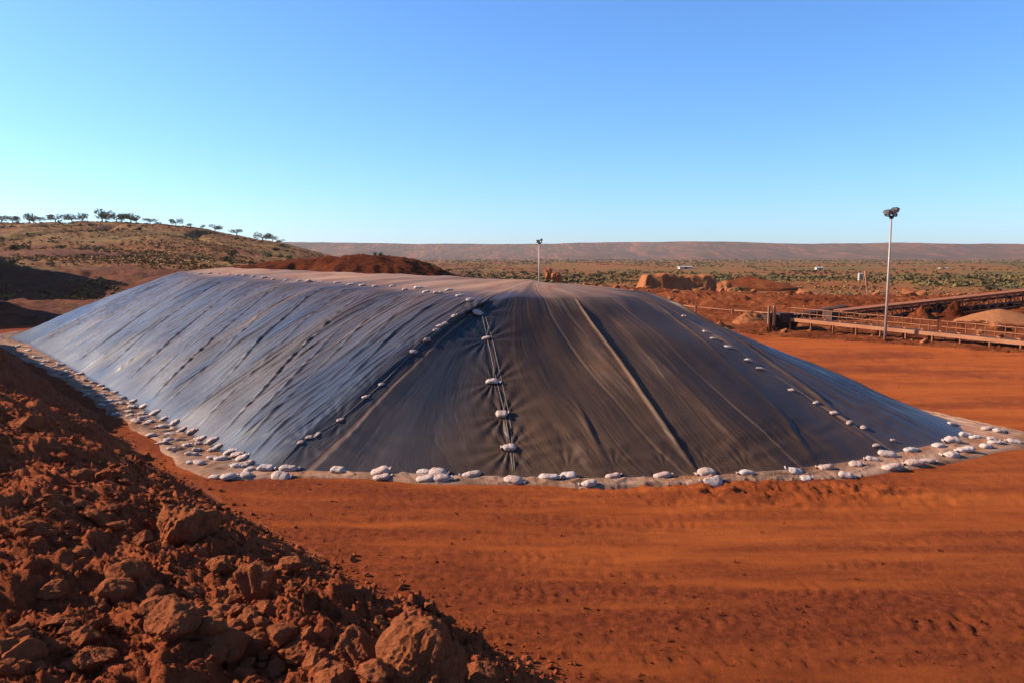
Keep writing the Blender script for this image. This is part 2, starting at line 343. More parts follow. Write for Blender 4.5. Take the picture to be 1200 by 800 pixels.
# tyre tracks on the pad: y = f(x) arcs, width, lug pitch, depth
TRACKS = [(15.7, -0.06, 0.004, 0.55, 0.30, 0.035), (13.7, -0.10, 0.006, 0.6, 0.34, 0.03), (17.3, -0.02, -0.003, 0.5, 0.26, 0.025),
          (12.1, 0.04, 0.0, 0.55, 0.32, 0.05), (10.7, 0.12, 0.0, 0.6, 0.36, 0.05), (18.3, 0.03, 0.002, 0.5, 0.3, 0.03), (14.8, 0.14, -0.006, 0.5, 0.3, 0.028),
          (30.0, -0.10, 0.0, 0.7, 0.4, 0.03), (33.0, -0.12, 0.0, 0.7, 0.4, 0.03), (38, -0.16, 0, 0.8, 0.4, 0.03), (43, -0.2, 0, 0.8, 0.4, 0.03), (9.75, 0.05, 0.0, 0.9, 0.42, 0.10), (11.4, -0.05, 0.0, 0.6, 0.36, 0.06)]
def ground_tone(x, y):
    """1 = smooth graded orange dust, 0 = dark churned soil; streaks follow the way the machines drive"""
    q = y + 0.05 * x - 0.0035 * x * x + 0.5 * perlin(x * 0.09, y * 0.09)
    t = 0.46 + 0.50 * perlin(x * 0.075 + 2.0, q * 0.22) + 0.25 * perlin(x * 0.16, q * 0.8 + 4) + 0.22 * perlin(x * 0.3 + 9, q * 2.2) + 0.16 * perlin(x * 0.7, q * 6.0) + 0.12 * perlin(x * 2.2, q * 5.0) + 0.018 * x
    for i, (y0, b, qq) in enumerate(((12.4, -0.10, 0.006), (12.75, -0.10, 0.006), (14.2, -0.04, 0.004), (14.9, -0.05, 0.004), (15.5, 0.02, -0.003), (16.3, 0.03, -0.003), (11.0, 0.06, 0.004), (11.5, 0.06, 0.004), (13.2, 0.10, -0.008), (13.8, 0.10, -0.008), (17.2, -0.03, 0.003), (29, -0.12, 0.002), (31, -0.12, 0.002), (34, -0.15, 0.002), (36, -0.14, 0.002), (39, -0.18, 0.001), (42, -0.2, 0.001))):
        w = 0.10 + 0.005 * y0; u = (y - y0 - b * x - qq * x * x - 0.12 * perlin(x * 0.5, i * 1.7)) / w
        t = t + (0.30 if i % 3 else -0.34) * np.exp(-u * u) * sstep(-0.25, 0.25, perlin(x * 0.15 + 5 * i, 2.2 * i))
    return np.clip(t, 0, 1)
def ground_z(x, y):
    r = np.hypot(x, y)
    z = 0.05 * perlin(x * 0.12, y * 0.12) + 0.025 * perlin(x * 0.5, y * 0.5)
    near = 1 - sstep(45, 70, r)
    rough = 1 - sstep(0.25, 0.75, ground_tone(x, y))
    z = z + near * (0.003 + 0.008 * rough) * fbm(x * 3.5, y * 5.0, 6, 0.74) + near * (0.003 + 0.006 * rough) * fbm(x * 1.6, y * 9.0, 3, 0.6) + near * rough * 0.010 * ridged(x * 2.4, y * 4.2, 3, 0.65)
    c, v = cells(x * 3.2, y * 3.2, 71)
    z = z + near * (0.15 + rough) * (0.07 * np.maximum(0, 0.26 - c) * (v > 0.78) - 0.06 * np.maximum(0, 0.30 - c) * (v < 0.12))
    for i, (y0, b, q, w, p, d) in enumerate(TRACKS):
        f = y0 + b * x + q * x * x; u = (y - f) / math.sqrt(1 + b * b)
        m = np.exp(-(u / (w * 0.5)) ** 4) * near
        gate = sstep(-0.05, 0.35, perlin(x * 0.22 + 13 * i, 0.7 * i)) * sstep(-0.35, 0.2, perlin(x * 1.7 + i, y * 2.3))
        lug = np.sin(2 * np.pi * (x / (p * 0.72)) + 5.0 * np.abs(u) / w + 1.6 * perlin(x * 1.1, y * 1.5 + i)) 
        z = z - m * gate * (0.016 - d * 0.30 * np.tanh(3 * lug)) + 0.014 * gate * near * np.exp(-((np.abs(u) - w * 0.62) / 0.12) ** 2)
    for i, (y0, b, q, p) in enumerate(((13.0, -0.09, 0.006, 0.31), (14.55, -0.05, 0.004, 0.27), (15.9, 0.02, -0.003, 0.30), (16.9, -0.03, 0.003, 0.28), (12.0, 0.05, 0.004, 0.33), (10.6, 0.06, 0.004, 0.34), (17.9, 0.0, 0.002, 0.3), (10.1, -0.04, 0.0, 0.36))):
        u = (y - y0 - b * x - q * x * x - 0.10 * perlin(x * 0.4, i * 2.7)); sh = 0.5 + 0.5 * np.tanh(5 * (np.sin(2 * np.pi * x / p + 4 * u + 1.5 * perlin(x * 0.6, i * 3.3)) - 0.25))
        z = z - near * 0.026 * np.exp(-(u / 0.09) ** 2) * sh * sstep(0.0, 0.35, perlin(x * 0.30 + 3 * i, 1.9 * i))
    # disturbed soil in front of the apron on the right
    m = np.exp(-((x - 6.5) / 4.0) ** 2 - ((y - 17.6) / 1.0) ** 2)
    z = z + m * 0.11 * ridged(x * 0.9, y * 1.7, 4, 0.65)
    # the plain beyond: long swells and hollows
    pl = sstep(90, 220, r)
    z = z + pl * (1.2 * perlin(x * 0.006, y * 0.009) + 0.5 * perlin(x * 0.02, y * 0.03) - 0.6)
    return z
def far_mask(x, y):
    r = np.hypot(x, y)
    return np.clip(sstep(72, 120, r + 14 * perlin(x * 0.03, y * 0.03)) , 0, 1)
CREST = ([-1.2, -0.8, -0.667, -0.45, -0.40, -0.35, -0.30, -0.25, -0.20, -0.12, -0.05, 0.3], [20, 18.5, 17.2, 16.4, 14.9, 12.7, 10.4, 7.2, 3.6, 0.6, -0.6, -1.5])
PROF = ([0, 60, 64, 67, 76, 80, 86, 120, 180, 235, 265, 300, 420, 600], [-.06, -.05, 0.02, 0.058, 0.060, 0.13, 0.215, 0.32, 0.62, 0.92, 1.0, 0.97, 0.75, 0.5])
def hill_z(x, y):
    tx = x / np.maximum(y, 1.0)
    wob = 5.0 * perlin(x * 0.03, y * 0.02) + 2.0 * perlin(x * 0.11, y * 0.06)
    k = np.interp(y + wob * sstep(60, 90, y), *PROF)
    z = np.interp(tx, *CREST) * k
    e = sstep(62, 130, y)
    z = z + e * (1.1 * perlin(x * 0.022, y * 0.03) + 0.55 * perlin(x * 0.07 + 3, y * 0.09) + 0.20 * fbm(x * 0.3, y * 0.4, 4, 0.6)) * np.clip(k * 2.2, 0.4, 1)
    # unseen spur and bank added left of frame to shade the cut and bench
    z = z + 12.0 * np.exp(-((x + 66) / 5.0) ** 2) * sstep(73, 78, y) * (1 - sstep(86, 96, y))
    z = z + 8.0 * np.exp(-((x + 53) / 4.0) ** 2) * sstep(57, 60, y) * (1 - sstep(66, 72, y))
    # gullies
    g = np.abs(perlin(x * 0.028 + 7, y * 0.016 + 2)); z = z - 1.6 * np.exp(-(g / 0.07) ** 2) * sstep(0.25, 0.6, k) * (1 - sstep(0.9, 1.0, k))
    z = z + (0.16 * fbm(x * 0.55, y * 0.7, 4, 0.62) + 0.30 * ridged(x * 0.16, y * 0.22, 3, 0.6) * (1 - sstep(95, 120, y))) * sstep(58, 66, y)
    return z
def spoil_z(x, y):
    u = np.where(x > -21, (x + 21) / 17.0, (x + 21) / 30.0); v = (y - 108) / 15.0
    w = perlin(x * 0.08, y * 0.08)
    d = np.hypot(u, v) + 0.16 * w
    z = 9.6 * np.maximum(0, 1 - d / 1.2) ** 0.8
    u2 = (x + 36) / 13.0; v2 = (y - 118) / 12.0
    z2 = 6.6 * (1 - sstep(0.05, 1.2, np.hypot(u2, v2) + 0.15 * w))
    z = np.maximum(z, 0.6 * z2)
    z = 8.6 * np.tanh(z / 7.6)
    return z - 1.5 + 0.55 * perlin(x * 0.16, y * 0.2) + 0.22 * ridged(x * 0.4, y * 0.4, 5, 0.62)
FOOT = np.array([at_height(*p)[:2] for p in ((640, 362), (760, 376), (860, 390), (905, 394), (1037, 402), (1200, 413), (1400, 428))])
FOOT = FOOT[np.argsort(FOOT[:, 0])]
def bank_z(x, y):
    f = np.interp(x, FOOT[:, 0], FOOT[:, 1]) + 0.6 * perlin(x * 0.4, 1.3) + 0.25 * perlin(x * 1.6, 2.3)
    s = y - f
    k = sstep(-0.2, 3.2, s)
    z = -0.25 + 0.28 * sstep(-0.8, 0.0, s) + k * (0.07 + 0.08 * perlin(x * 0.25, y * 0.3)) + 0.55 * sstep(5, 16, s) 
    z = z + k * (0.4 + 0.6 * sstep(4, 9, s)) * (0.06 * ridged(x * 0.7, y * 0.7, 4, 0.6) + 0.25 * np.maximum(0, perlin(x * 0.33 + 9, y * 0.33)))
    z = z + 0.05 * sstep(-0.6, 0.4, s) * ridged(x * 1.8, y * 1.8, 4, 0.65)
    rt = sstep(15, 24, s) * (1 - sstep(55, 75, s)); tr = ridged(x * 0.11 + 3, y * 0.16, 4, 0.6) + 0.5 * perlin(x * 0.05, y * 0.2)
    z = z + rt * (0.75 * np.tanh(2.6 * tr) + 0.18 * ridged(x * 0.5, y * 0.6, 4, 0.65))
    z = z * (1 - 0.5 * sstep(30, 60, s)) - 1.6 * sstep(52, 78, s)
    z = z - 2.0 * (1 - sstep(-1.5, -0.5, s)) - 2.5 * (1 - sstep(1.0, 7.0, x))
    return z
def plateau_z(x, y):
    r = np.hypot(x, y); tx = x / np.maximum(y, 1.0)
    top = np.interp(tx, [-2, -0.3, -0.05, 0.05, 0.12, 0.3, 0.667, 2], [72, 74, 70, 70, 79, 74, 58, 50])
    rr = r + 200 * perlin(tx * 7 + 3, 0.2) + 60 * perlin(tx * 23, 2.2)
    z = top * (0.55 * sstep(2300, 3300, rr) + 0.45 * sstep(3150, 3500, rr)) + 4 * perlin(x * 0.004, y * 0.004) * sstep(2300, 3000, rr)
    z = z + 6.0 * fbm(x * 0.0035, y * 0.0022, 5, 0.62) * sstep(2500, 3000, rr) * (1 - sstep(3300, 3600, rr)) - 3 + 0.7 * perlin(tx * 60, 4.1)
    return z

def polar(zf, a0, a1, na, rr, name, mat, smooth=True):
    a = np.radians(np.linspace(a0, a1, na)); R, A = np.meshgrid(rr, a, indexing='ij')
    x = R * np.sin(A); y = R * np.cos(A); z = zf(x, y)
    m = np_mesh(name, np.stack([x, y, z], -1).reshape(-1, 3), grid_faces(len(rr), na)[:, ::-1], smooth)
    return link(name, m, mat), (x, y, z)
def set_color(mesh, name, vals):
    ca = mesh.color_attributes.new(name, 'FLOAT_COLOR', 'POINT'); v = np.clip(np.asarray(vals, np.float32).ravel(), 0, 1)
    ca.data.foreach_set("color", np.stack([v, v, v, np.ones_like(v)], -1).ravel())

# ------------------------------------------------------------------ ground sheet
rr = [1.5]
while rr[-1] < 9000:
    d = rr[-1]; rr.append(d + min(max(d * d / 2500.0, 0.035) if d > 9 else 0.25, d * 0.022))
rr = np.array(rr)
ang = np.radians(np.concatenate([np.linspace(-180, -42, 60)[:-1], np.linspace(-42, 42, 500), np.linspace(42, 180, 60)[1:]]))
R, A = np.meshgrid(rr, ang, indexing='ij'); gx = R * np.sin(A); gy = R * np.cos(A)
gz = ground_z(gx, gy); gz = gz - 4.0 * sstep(4000, 9000, R)
gm = np_mesh("ground", np.stack([gx, gy, gz], -1).reshape(-1, 3), grid_faces(len(rr), len(ang))[:, ::-1])
set_color(gm, "far", far_mask(gx, gy)); set_color(gm, "tone", ground_tone(gx, gy))
tag(link("ground", gm, M['ground']), kind="structure")
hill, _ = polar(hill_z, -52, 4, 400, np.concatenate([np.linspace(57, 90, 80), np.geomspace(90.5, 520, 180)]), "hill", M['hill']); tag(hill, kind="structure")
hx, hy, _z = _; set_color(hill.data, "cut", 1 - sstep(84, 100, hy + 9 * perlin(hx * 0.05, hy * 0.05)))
plateau, _ = polar(plateau_z, -75, 75, 560, np.geomspace(2200, 5200, 70), "plateau", M['plateau']); tag(plateau, kind="structure")
bank, _ = polar(bank_z, 4, 50, 400, np.concatenate([np.linspace(40, 75, 200), np.geomspace(75.3, 150, 80)]), "earth_bank", M['bank']); tag(bank, kind="structure")
xs, ys = np.meshgrid(np.linspace(-62, 8, 220), np.linspace(84, 142, 130)); zs = spoil_z(xs, ys)
sp = link("spoil_mound", np_mesh("spoil_mound", np.stack([xs, ys, zs], -1).reshape(-1, 3), grid_faces(130, 220)), M['spoil']); tag(sp, kind="structure")

# the berm in the foreground
br = [1.0]
while br[-1] < 62: d = br[-1]; br.append(d + max(d * 0.0085, d * d / 2300.0))
br = np.array(br); ba = np.radians(np.concatenate([np.linspace(-175, -50, 80)[:-1], np.linspace(-50, 14, 520), np.linspace(14, 120, 60)[1:]]))
R, A = np.meshgrid(br, ba, indexing='ij'); bx = R * np.sin(A); by = R * np.cos(A); bz = berm_z(bx, by)
t_, s_ = berm_ts(bx, by); bz = np.where(s_ < 0.2, np.minimum(bz, -0.3), bz)
bm = np_mesh("berm", np.stack([bx, by, bz], -1).reshape(-1, 3), grid_faces(len(br), len(ba))[:, ::-1])
berm = tag(link("berm", bm, M['berm']), kind="structure")

# ------------------------------------------------------------------ the covered stockpile
def catmull(P, n, closed=True):
    P = np.asarray(P, float); k = len(P); out = []
    seg = np.linspace(0, k, n, endpoint=False); i = np.floor(seg).astype(int); t = (seg - i)[:, None]
    p0, p1, p2, p3 = P[(i - 1) % k], P[i % k], P[(i + 1) % k], P[(i + 2) % k]
    return 0.5 * (2 * p1 + (p2 - p0) * t + (2 * p0 - 5 * p1 + 4 * p2 - p3) * t ** 2 + (3 * p1 - p0 - 3 * p2 + p3) * t ** 3)
g2 = lambda px, py: tuple(at_height(px, py, 0.0)[:2])
nl = np.array([-NX, -NY])
def L(px, py, run=7.5): p = np.array(g2(px, py)); return tuple(p), tuple(p + run * nl)
ctrl = [  # toe, rim, outer edge of the apron
    (g2(34, 404), (-24.0, 55.5), g2(-6, 401)),
    (*L(62, 420, 7.7), g2(28, 421)),
    (*L(95, 439, 7.6), g2(72, 446)),
    (*L(140, 465, 7.5), g2(108, 468)),
    (*L(190, 494, 7.4), g2(150, 500)),
    (*L(240, 521, 7.3), g2(195, 530)),
    (g2(293, 546), (-1.15, 25.1), g2(242, 561)),
    (g2(345, 552), (-0.85, 25.2), g2(330, 562)),
    (g2(420, 554), (-0.4, 25.4), g2(430, 563)),
    (g2(510, 557), (0.1, 25.7), g2(520, 567)),
    (g2(600, 560), (0.8, 26.1), g2(605, 569.5)),
    (g2(700, 561), (1.8, 26.7), g2(705, 571.5)),
    (g2(810, 558), (3.0, 27.6), g2(815, 570.5)),
    (g2(900, 553), (4.0, 28.6), g2(905, 567)),
    (g2(1000, 541), (4.8, 29.7), g2(1010, 558)),
    (g2(1075, 526), (5.3, 30.9), g2(1100, 545)),
    (g2(1130, 508), (5.3, 32.2), g2(1206, 521)),
    ((14.6, 27.2), (4.6, 34.0), g2(1200, 506)),
    ((11.5, 31.5), (2.9, 36.5), (12.3, 32.2)),
    ((6.5, 37.5), (-0.6, 40.2), (7.3, 38.2)),
    ((-1.0, 46.0), (-6.8, 46.6), (1.0, 47.7)),
    ((-8.5, 54.6), (-13.0, 52.5), (-6.5, 56.3)),
    ((-14.5, 61.0), (-18.0, 56.8), (-13.0, 63.0)),
    ((-22.0, 65.5), (-21.5, 58.6), (-22.0, 67.8)),
    ((-30.5, 62.0), (-23.6, 58.2), (-32.0, 64.0)),
    (g2(22, 393), (-24.4, 57.0), (-37.0, 56.5)),
]
NA = 2000
# spread the stations: many on the visible sides, few behind
w = np.array([1.5] * 6 + [1.0] * 11 + [0.3] * 9); cw = np.concatenate([[0], np.cumsum(w)]); cw = cw / cw[-1]
kk = np.interp(np.linspace(0, 1, NA, endpoint=False), cw, np.arange(len(w) + 1))
def curve(P):
    P = np.asarray(P, float); k = len(P); i = np.floor(kk).astype(int); t = (kk - i)[:, None]
    p0, p1, p2, p3 = P[(i - 1) % k], P[i % k], P[(i + 1) % k], P[(i + 2) % k]
    return 0.5 * (2 * p1 + (p2 - p0) * t + (2 * p0 - 5 * p1 + 4 * p2 - p3) * t ** 2 + (3 * p1 - p0 - 3 * p2 + p3) * t ** 3)
toe = curve([c[0] for c in ctrl]); rim = curve([c[1] for c in ctrl]); outer = curve([c[2] for c in ctrl])
S0, S1 = np.array([1.0, 31.5]), np.array([-19.8, 55.0]); sd = (S1 - S0) / np.linalg.norm(S1 - S0); SL = np.linalg.norm(S1 - S0)
sp_t = np.clip((rim - S0) @ sd, 0, SL); spine = S0 + sp_t[:, None] * sd
s_arc = np.concatenate([[0], np.cumsum(np.linalg.norm(np.diff(0.55 * toe + 0.45 * rim, axis=0), axis=1))])     # metres along the side
run = np.linalg.norm(toe - rim, axis=1)
HR = np.interp(kk, [0, 2, 6, 9, 14, 17, 20, 25], [4.35, 4.25, 4.12, 4.15, 4.05, 4.05, 4.2, 4.4])
# sides: which look each station has
left_w = 1 - sstep(6.0, 7.6, kk) + sstep(24.5, 25.5, kk); right_w = sstep(13.5, 16.0, kk) * (1 - sstep(23.0, 24.5, kk)); front_w = np.clip(1 - left_w - right_w, 0, 1)
NTOP, NS = 20, 112
v_top = np.linspace(0, 1, NTOP, endpoint=False); v_side = np.linspace(0, 1, NS)
rows = []; zrow = []
crown = 0.42
for v in v_top:                                        # spine to rim
    rows.append(spine + (rim - spine) * v); zrow.append(HR + crown * (1 - v ** 1.7))
for v in v_side:                                       # rim to toe
    rows.append(rim + (toe - rim) * v)
    f = (1 - v ** 1.28) * (1 - (0.10 + 0.16 * right_w + 0.05 * front_w) * v); zrow.append(HR * f - crown * 1.0 * v * np.exp(-v / 0.12) * 0.8)
XY = np.array(rows); Z = np.array(zrow); NR = len(rows)
vv = np.concatenate([v_top - 1, v_side])[:, None] * np.ones(NA)[None]                 # -1..0 top, 0..1 side
ss = np.broadcast_to(s_arc, (NR, NA)); dl = np.where(vv > 0, vv * run, vv * 3.0)        # metres down from the rim
side = sstep(-0.35, 0.12, vv); lw = left_w[None]; fw = front_w[None]; rw = right_w[None]
sk = ss + 0.10 * dl * (1 - sstep(3.5, 7.5, kk))[None] - 0.36 * dl * (sstep(7.0, 11.0, kk) * (1 - sstep(11.5, 15.0, kk)))[None] + 0.05 * perlin(ss * 0.5, dl * 0.6)
topf = sstep(-0.7, -0.05, vv)
disp = topf * (0.07 * perlin(ss * 0.35, dl * 0.3) + 0.025 * perlin(ss * 0.9 + 8, dl * 0.45)) + 0.05 * perlin(XY[..., 0] * 0.4, XY[..., 1] * 0.4) + (1 - topf) * 0.012 * ridged(XY[..., 0] * 1.2, XY[..., 1] * 0.7, 3)
cre = 1 - np.abs(perlin(sk * 1.1, dl * 0.10)) * 2.4; cre = np.maximum(cre, 0) ** 5
gate = sstep(-0.15, 0.45, perlin(sk * 0.45 + 40, dl * 0.16 + 3))
calm = (1 - 0.85 * np.exp(-((kk - 7.6) / 1.3) ** 2))[None]
disp = disp + calm * side * (0.07 * lw + 0.014 * fw + 0.05 * rw) * cre * gate
cre2 = np.maximum(1 - np.abs(perlin(sk * 2.6 + 11, dl * 0.20 + 5)) * 2.2, 0) ** 4
disp = disp + calm * side * (0.030 * lw + 0.006 * fw + 0.025 * rw) * cre2
disp = disp + calm * side * sstep(0.0, 0.3, vv + lw) * (0.005 + 0.012 * lw + 0.006 * rw) * perlin(sk * 6.5, dl * 0.5) + (0.003 + 0.004 * lw) * perlin(sk * 13, dl * 1.1) * side
# cross wrinkles where the sheet bunches at the foot
foot = sstep(0.72, 0.97, vv)
disp = disp + foot * (fw + 0.5 * rw) * (0.05 * (1 - np.abs(perlin(ss * 0.55 + 2, dl * 1.9)) * 2) * 0.6 + 0.02 * perlin(ss * 1.2, dl * 4))
def station_at(px, py, v):
    """station (index along the side) whose point at fraction v projects nearest to a pixel"""
    P = np.stack([rim[:, 0] + (toe - rim)[:, 0] * v, rim[:, 1] + (toe - rim)[:, 1] * v, HR * (1 - v ** 1.28) * (1 - 0.12 * v)], -1)
    x, y = to_px(P); ok = (kk < 17) ; d = np.where(ok, np.hypot(x - px, (y - py) * 0.3), 1e9); return int(np.argmin(d))
px_seed = lambda pts: pts[0][1] * 0.37
def line_fold(p0, p1, width, height, v0, v1):
    """a straight pleat seen along a line over the sheet"""
    global disp
    a = np.array(p0, float); d = np.array(p1, float) - a; d /= np.linalg.norm(d); vs = np.linspace(0, 1, 25); st = []
    for v in vs:
        P = np.stack([rim[:, 0] + (toe - rim)[:, 0] * v, rim[:, 1] + (toe - rim)[:, 1] * v, HR * (1 - v ** 1.28) * (1 - 0.13 * v)], -1)
        x, y = to_px(P); c = np.abs((x - a[0]) * d[1] - (y - a[1]) * d[0]); st.append(s_arc[int(np.argmin(np.where((kk > 7) & (kk < 15), c, 1e9)))])
    u = (ss - np.interp(vv, vs, st)) / width; env = sstep(v0 - 0.08, v0 + 0.1, vv) * (1 - sstep(v1 - 0.05, v1 + 0.02, vv))
    disp = disp + env * height * (np.exp(-np.abs(u) ** 2.2) - 0.2 * np.exp(-((u - 1.5) / 0.7) ** 2))
def fold(pts, width, height, sharp=2.0, v0=0.0, v1=1.0, wig=1.0):
    """a pleat running down the slope through given (v, px, py)"""
    global disp
    vs = [p[0] for p in pts]; st = [s_arc[station_at(p[1], p[2], p[0])] for p in pts]
    c = np.interp(vv, vs, st) + wig * (0.12 * perlin(vv * 3.0 + px_seed(pts), 0.3) + 0.03 * perlin(vv * 9.0 + px_seed(pts), 4.3)); u = (ss - c) / width
    env = sstep(v0 - 0.06, v0 + 0.06, vv) * (1 - sstep(v1 - 0.05, v1 + 0.02, vv))
    disp = disp + env * height * np.clip(0.75 + wig * 0.8 * perlin(vv * 2.5 + 9.0, px_seed(pts)), 0.1, 1.3) * (np.exp(-np.abs(u) ** sharp) - 0.25 * np.exp(-((u - 1.5) / 0.7) ** 2))
line_fold((683, 362), (815, 550), 0.06, 0.085, 0.06, 1.0)        # the big pleat on the front
fold([(0.0, 630, 352), (1.0, 718, 555)], 0.09, 0.05, 2.0, 0.72, 1.0)
for px0, px1, hgt in ((548, 318, 0.05), (520, 300, 0.04), (495, 285, 0.045), (470, 268, 0.05), (452, 258, 0.035), (430, 246, 0.06), (405, 222, 0.04), (380, 205, 0.07), (350, 180, 0.04), (330, 165, 0.07), (310, 150, 0.04), (290, 132, 0.06), (262, 105, 0.05), (240, 80, 0.05)):
    t_ = (px0 - 220) / 340.0
    fold([(0.0, px0, 322 + 30 * t_), (1.0, px1, 400 + (px1 - 30) * 0.56)], 0.07, hgt * 0.9, 1.7, 0.0, 0.98)
fold([(0.1, 800, 370), (1.0, 1040, 532)], 0.10, 0.07); fold([(0.1, 840, 390), (1.0, 1085, 522)], 0.12, 0.08); fold([(0.1, 770, 360), (1.0, 960, 546)], 0.1, 0.04)
# height field direction: push along the local slope normal
tdir = toe - rim; tl = np.linalg.norm(tdir, axis=1, keepdims=True); tdir = tdir / tl
nz = np.where(vv > 0, 0.87, 1.0); nh = np.where(vv > 0, 0.49, 0.0)
keep = 1 - sstep(0.84, 1.0, vv) * (0.95 - 0.3 * fw)
disp = disp * keep
BAG_SLOPE = [(560, 367), (569, 397), (578, 447), (589, 486), (596, 525)]
V = np.stack([XY[..., 0] + tdir[None, :, 0] * nh * disp, XY[..., 1] + tdir[None, :, 1] * nh * disp, Z + nz * disp], -1)
V[-1, :, 2] = 0.03
def pucker(px, py, rad=1.1, amp=0.04, k=9):
    """radial tension wrinkles round a weight on the sheet"""
    x, y = to_px(V); i = np.argmin(np.where((kk < 17)[None] & (vv > -0.1), np.hypot(x - px, y - py), 1e9)); c = V.reshape(-1, 3)[i].copy()
    d = V - c; r = np.sqrt((d ** 2).sum(-1)); th = np.arctan2(d[..., 2] * 1.6, d[..., 0])
    m = np.exp(-(r / rad) ** 2)
    V[..., 2] += m * (amp * np.sin(k * th + px) * np.clip(r / 0.3, 0, 1) - 0.025 * np.exp(-(r / 0.35) ** 2))
for i, p in enumerate(BAG_SLOPE): pucker(*p, 1.0, 0.026, 12 + i % 3)
for p in ((485, 412), (438, 458), (399, 492), (360, 515), (720, 545), (826, 545), (603, 552), (874, 545), (665, 548), (778, 548)): pucker(*p, 0.8, 0.012, 10)
heap = empty("covered_stockpile", (0, 30, 0))
tag(heap, "large stockpile covered in wrinkled black plastic sheeting, weighted down with sandbags", "stockpile")
off = np.array([0, 30, 0])
hf = grid_faces(NR, NA, wrap=True)
hm = np_mesh("plastic_cover", V.reshape(-1, 3) - off, hf)
uvl = hm.uv_layers.new(name="UVMap"); li = np.empty(len(hm.loops), np.int32); hm.loops.foreach_get("vertex_index", li)
UVc = np.stack([sk / 10.0, dl / 10.0], -1).reshape(-1, 2); uvl.data.foreach_set("uv", UVc[li].astype(np.float32).ravel())
dside = sstep(-0.55, 0.30, vv) + 0 * lw
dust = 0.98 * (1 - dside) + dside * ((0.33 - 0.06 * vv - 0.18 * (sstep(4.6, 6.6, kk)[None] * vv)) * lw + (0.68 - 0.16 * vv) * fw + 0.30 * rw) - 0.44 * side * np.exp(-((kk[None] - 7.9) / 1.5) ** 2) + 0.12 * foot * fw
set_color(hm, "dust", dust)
set_color(hm, "gloss", 0.10 + 0.25 * (1 - dside) + 0.9 * dside * (lw + 0.55 * rw + 0.12 * fw) + 0.45 * dside * fw * np.exp(-((kk - 8.0) / 1.2) ** 2)[None])
set_color(hm, "crease", np.clip(dside * (lw + 0.8 * rw + fw * (0.30 + 0.6 * sstep(0.25, 0.9, vv))), 0.05, 1) * (0.45 + 0.55 * calm))
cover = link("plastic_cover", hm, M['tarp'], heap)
heap_bvh = BVHTree.FromPolygons([Vector(p) for p in V.reshape(-1, 3)], hf.tolist())
# the flat border of the sheet
va = np.linspace(0, 1, 16); AX = toe[None] + (outer - toe)[None] * va[:, None, None]
sa = np.broadcast_to(s_arc, (16, NA)); wdt = np.linalg.norm(outer - toe, axis=1)[None] * va[:, None]
az_ = 0.03 * np.abs(perlin(sa * 0.8, wdt * 0.7 + 3)) + 0.045 * np.maximum(0, 1 - 4 * np.abs(perlin(sa * 1.1 + 3, wdt * 1.3))) ** 2 + 0.02 * np.abs(perlin(sa * 2.2, wdt * 1.6))
edge = np.maximum(0, perlin(s_arc * 0.9 + 3, 1.1)) * 0.16
AXY = AX + ((outer - toe) / np.linalg.norm(outer - toe, axis=1, keepdims=True))[None] * (0.25 * perlin(s_arc * 0.7, 6.6))[None, :, None] * va[:, None, None]
az_ = az_ * (1 - sstep(0.88, 1.0, va[:, None])) + 0.022 + ground_z(AXY[..., 0], AXY[..., 1]) * sstep(0, 0.15, va[:, None]); az_[0] = 0.035; az_[-1] -= 0.03
AV = np.stack([AXY[..., 0], AXY[..., 1], az_], -1)
am = np_mesh("apron_sheet", AV.reshape(-1, 3) - off, grid_faces(16, NA, wrap=True))
uvl = am.uv_layers.new(name="UVMap"); li = np.empty(len(am.loops), np.int32); am.loops.foreach_get("vertex_index", li)
uvl.data.foreach_set("uv", np.stack([sa / 10.0, (run[None] + wdt) / 10.0], -1).reshape(-1, 2)[li].astype(np.float32).ravel())
set_color(am, "dust", np.clip(1.06 + 0.35 * perlin(sa * 0.5, wdt * 0.9) + 0.2 * perlin(sa * 1.7, wdt * 2.0), 0, 1))
set_color(am, "gloss", 0.1 + 0 * sa); set_color(am, "crease", 0.6 + 0 * sa)
apron = link("apron_sheet", am, M['tarp'], heap)
apron_bvh = BVHTree.FromPolygons([Vector(p) for p in AV.reshape(-1, 3)], grid_faces(16, NA, wrap=True).tolist())
def hit(px, py, bvhs):
    o = Vector(CAM); d = Vector(ray(px, py)); best = None
    for b in bvhs:
        h = b.ray_cast(o, d)
        if h[0] is not None and (best is None or h[3] < best[3]): best = h
    return best

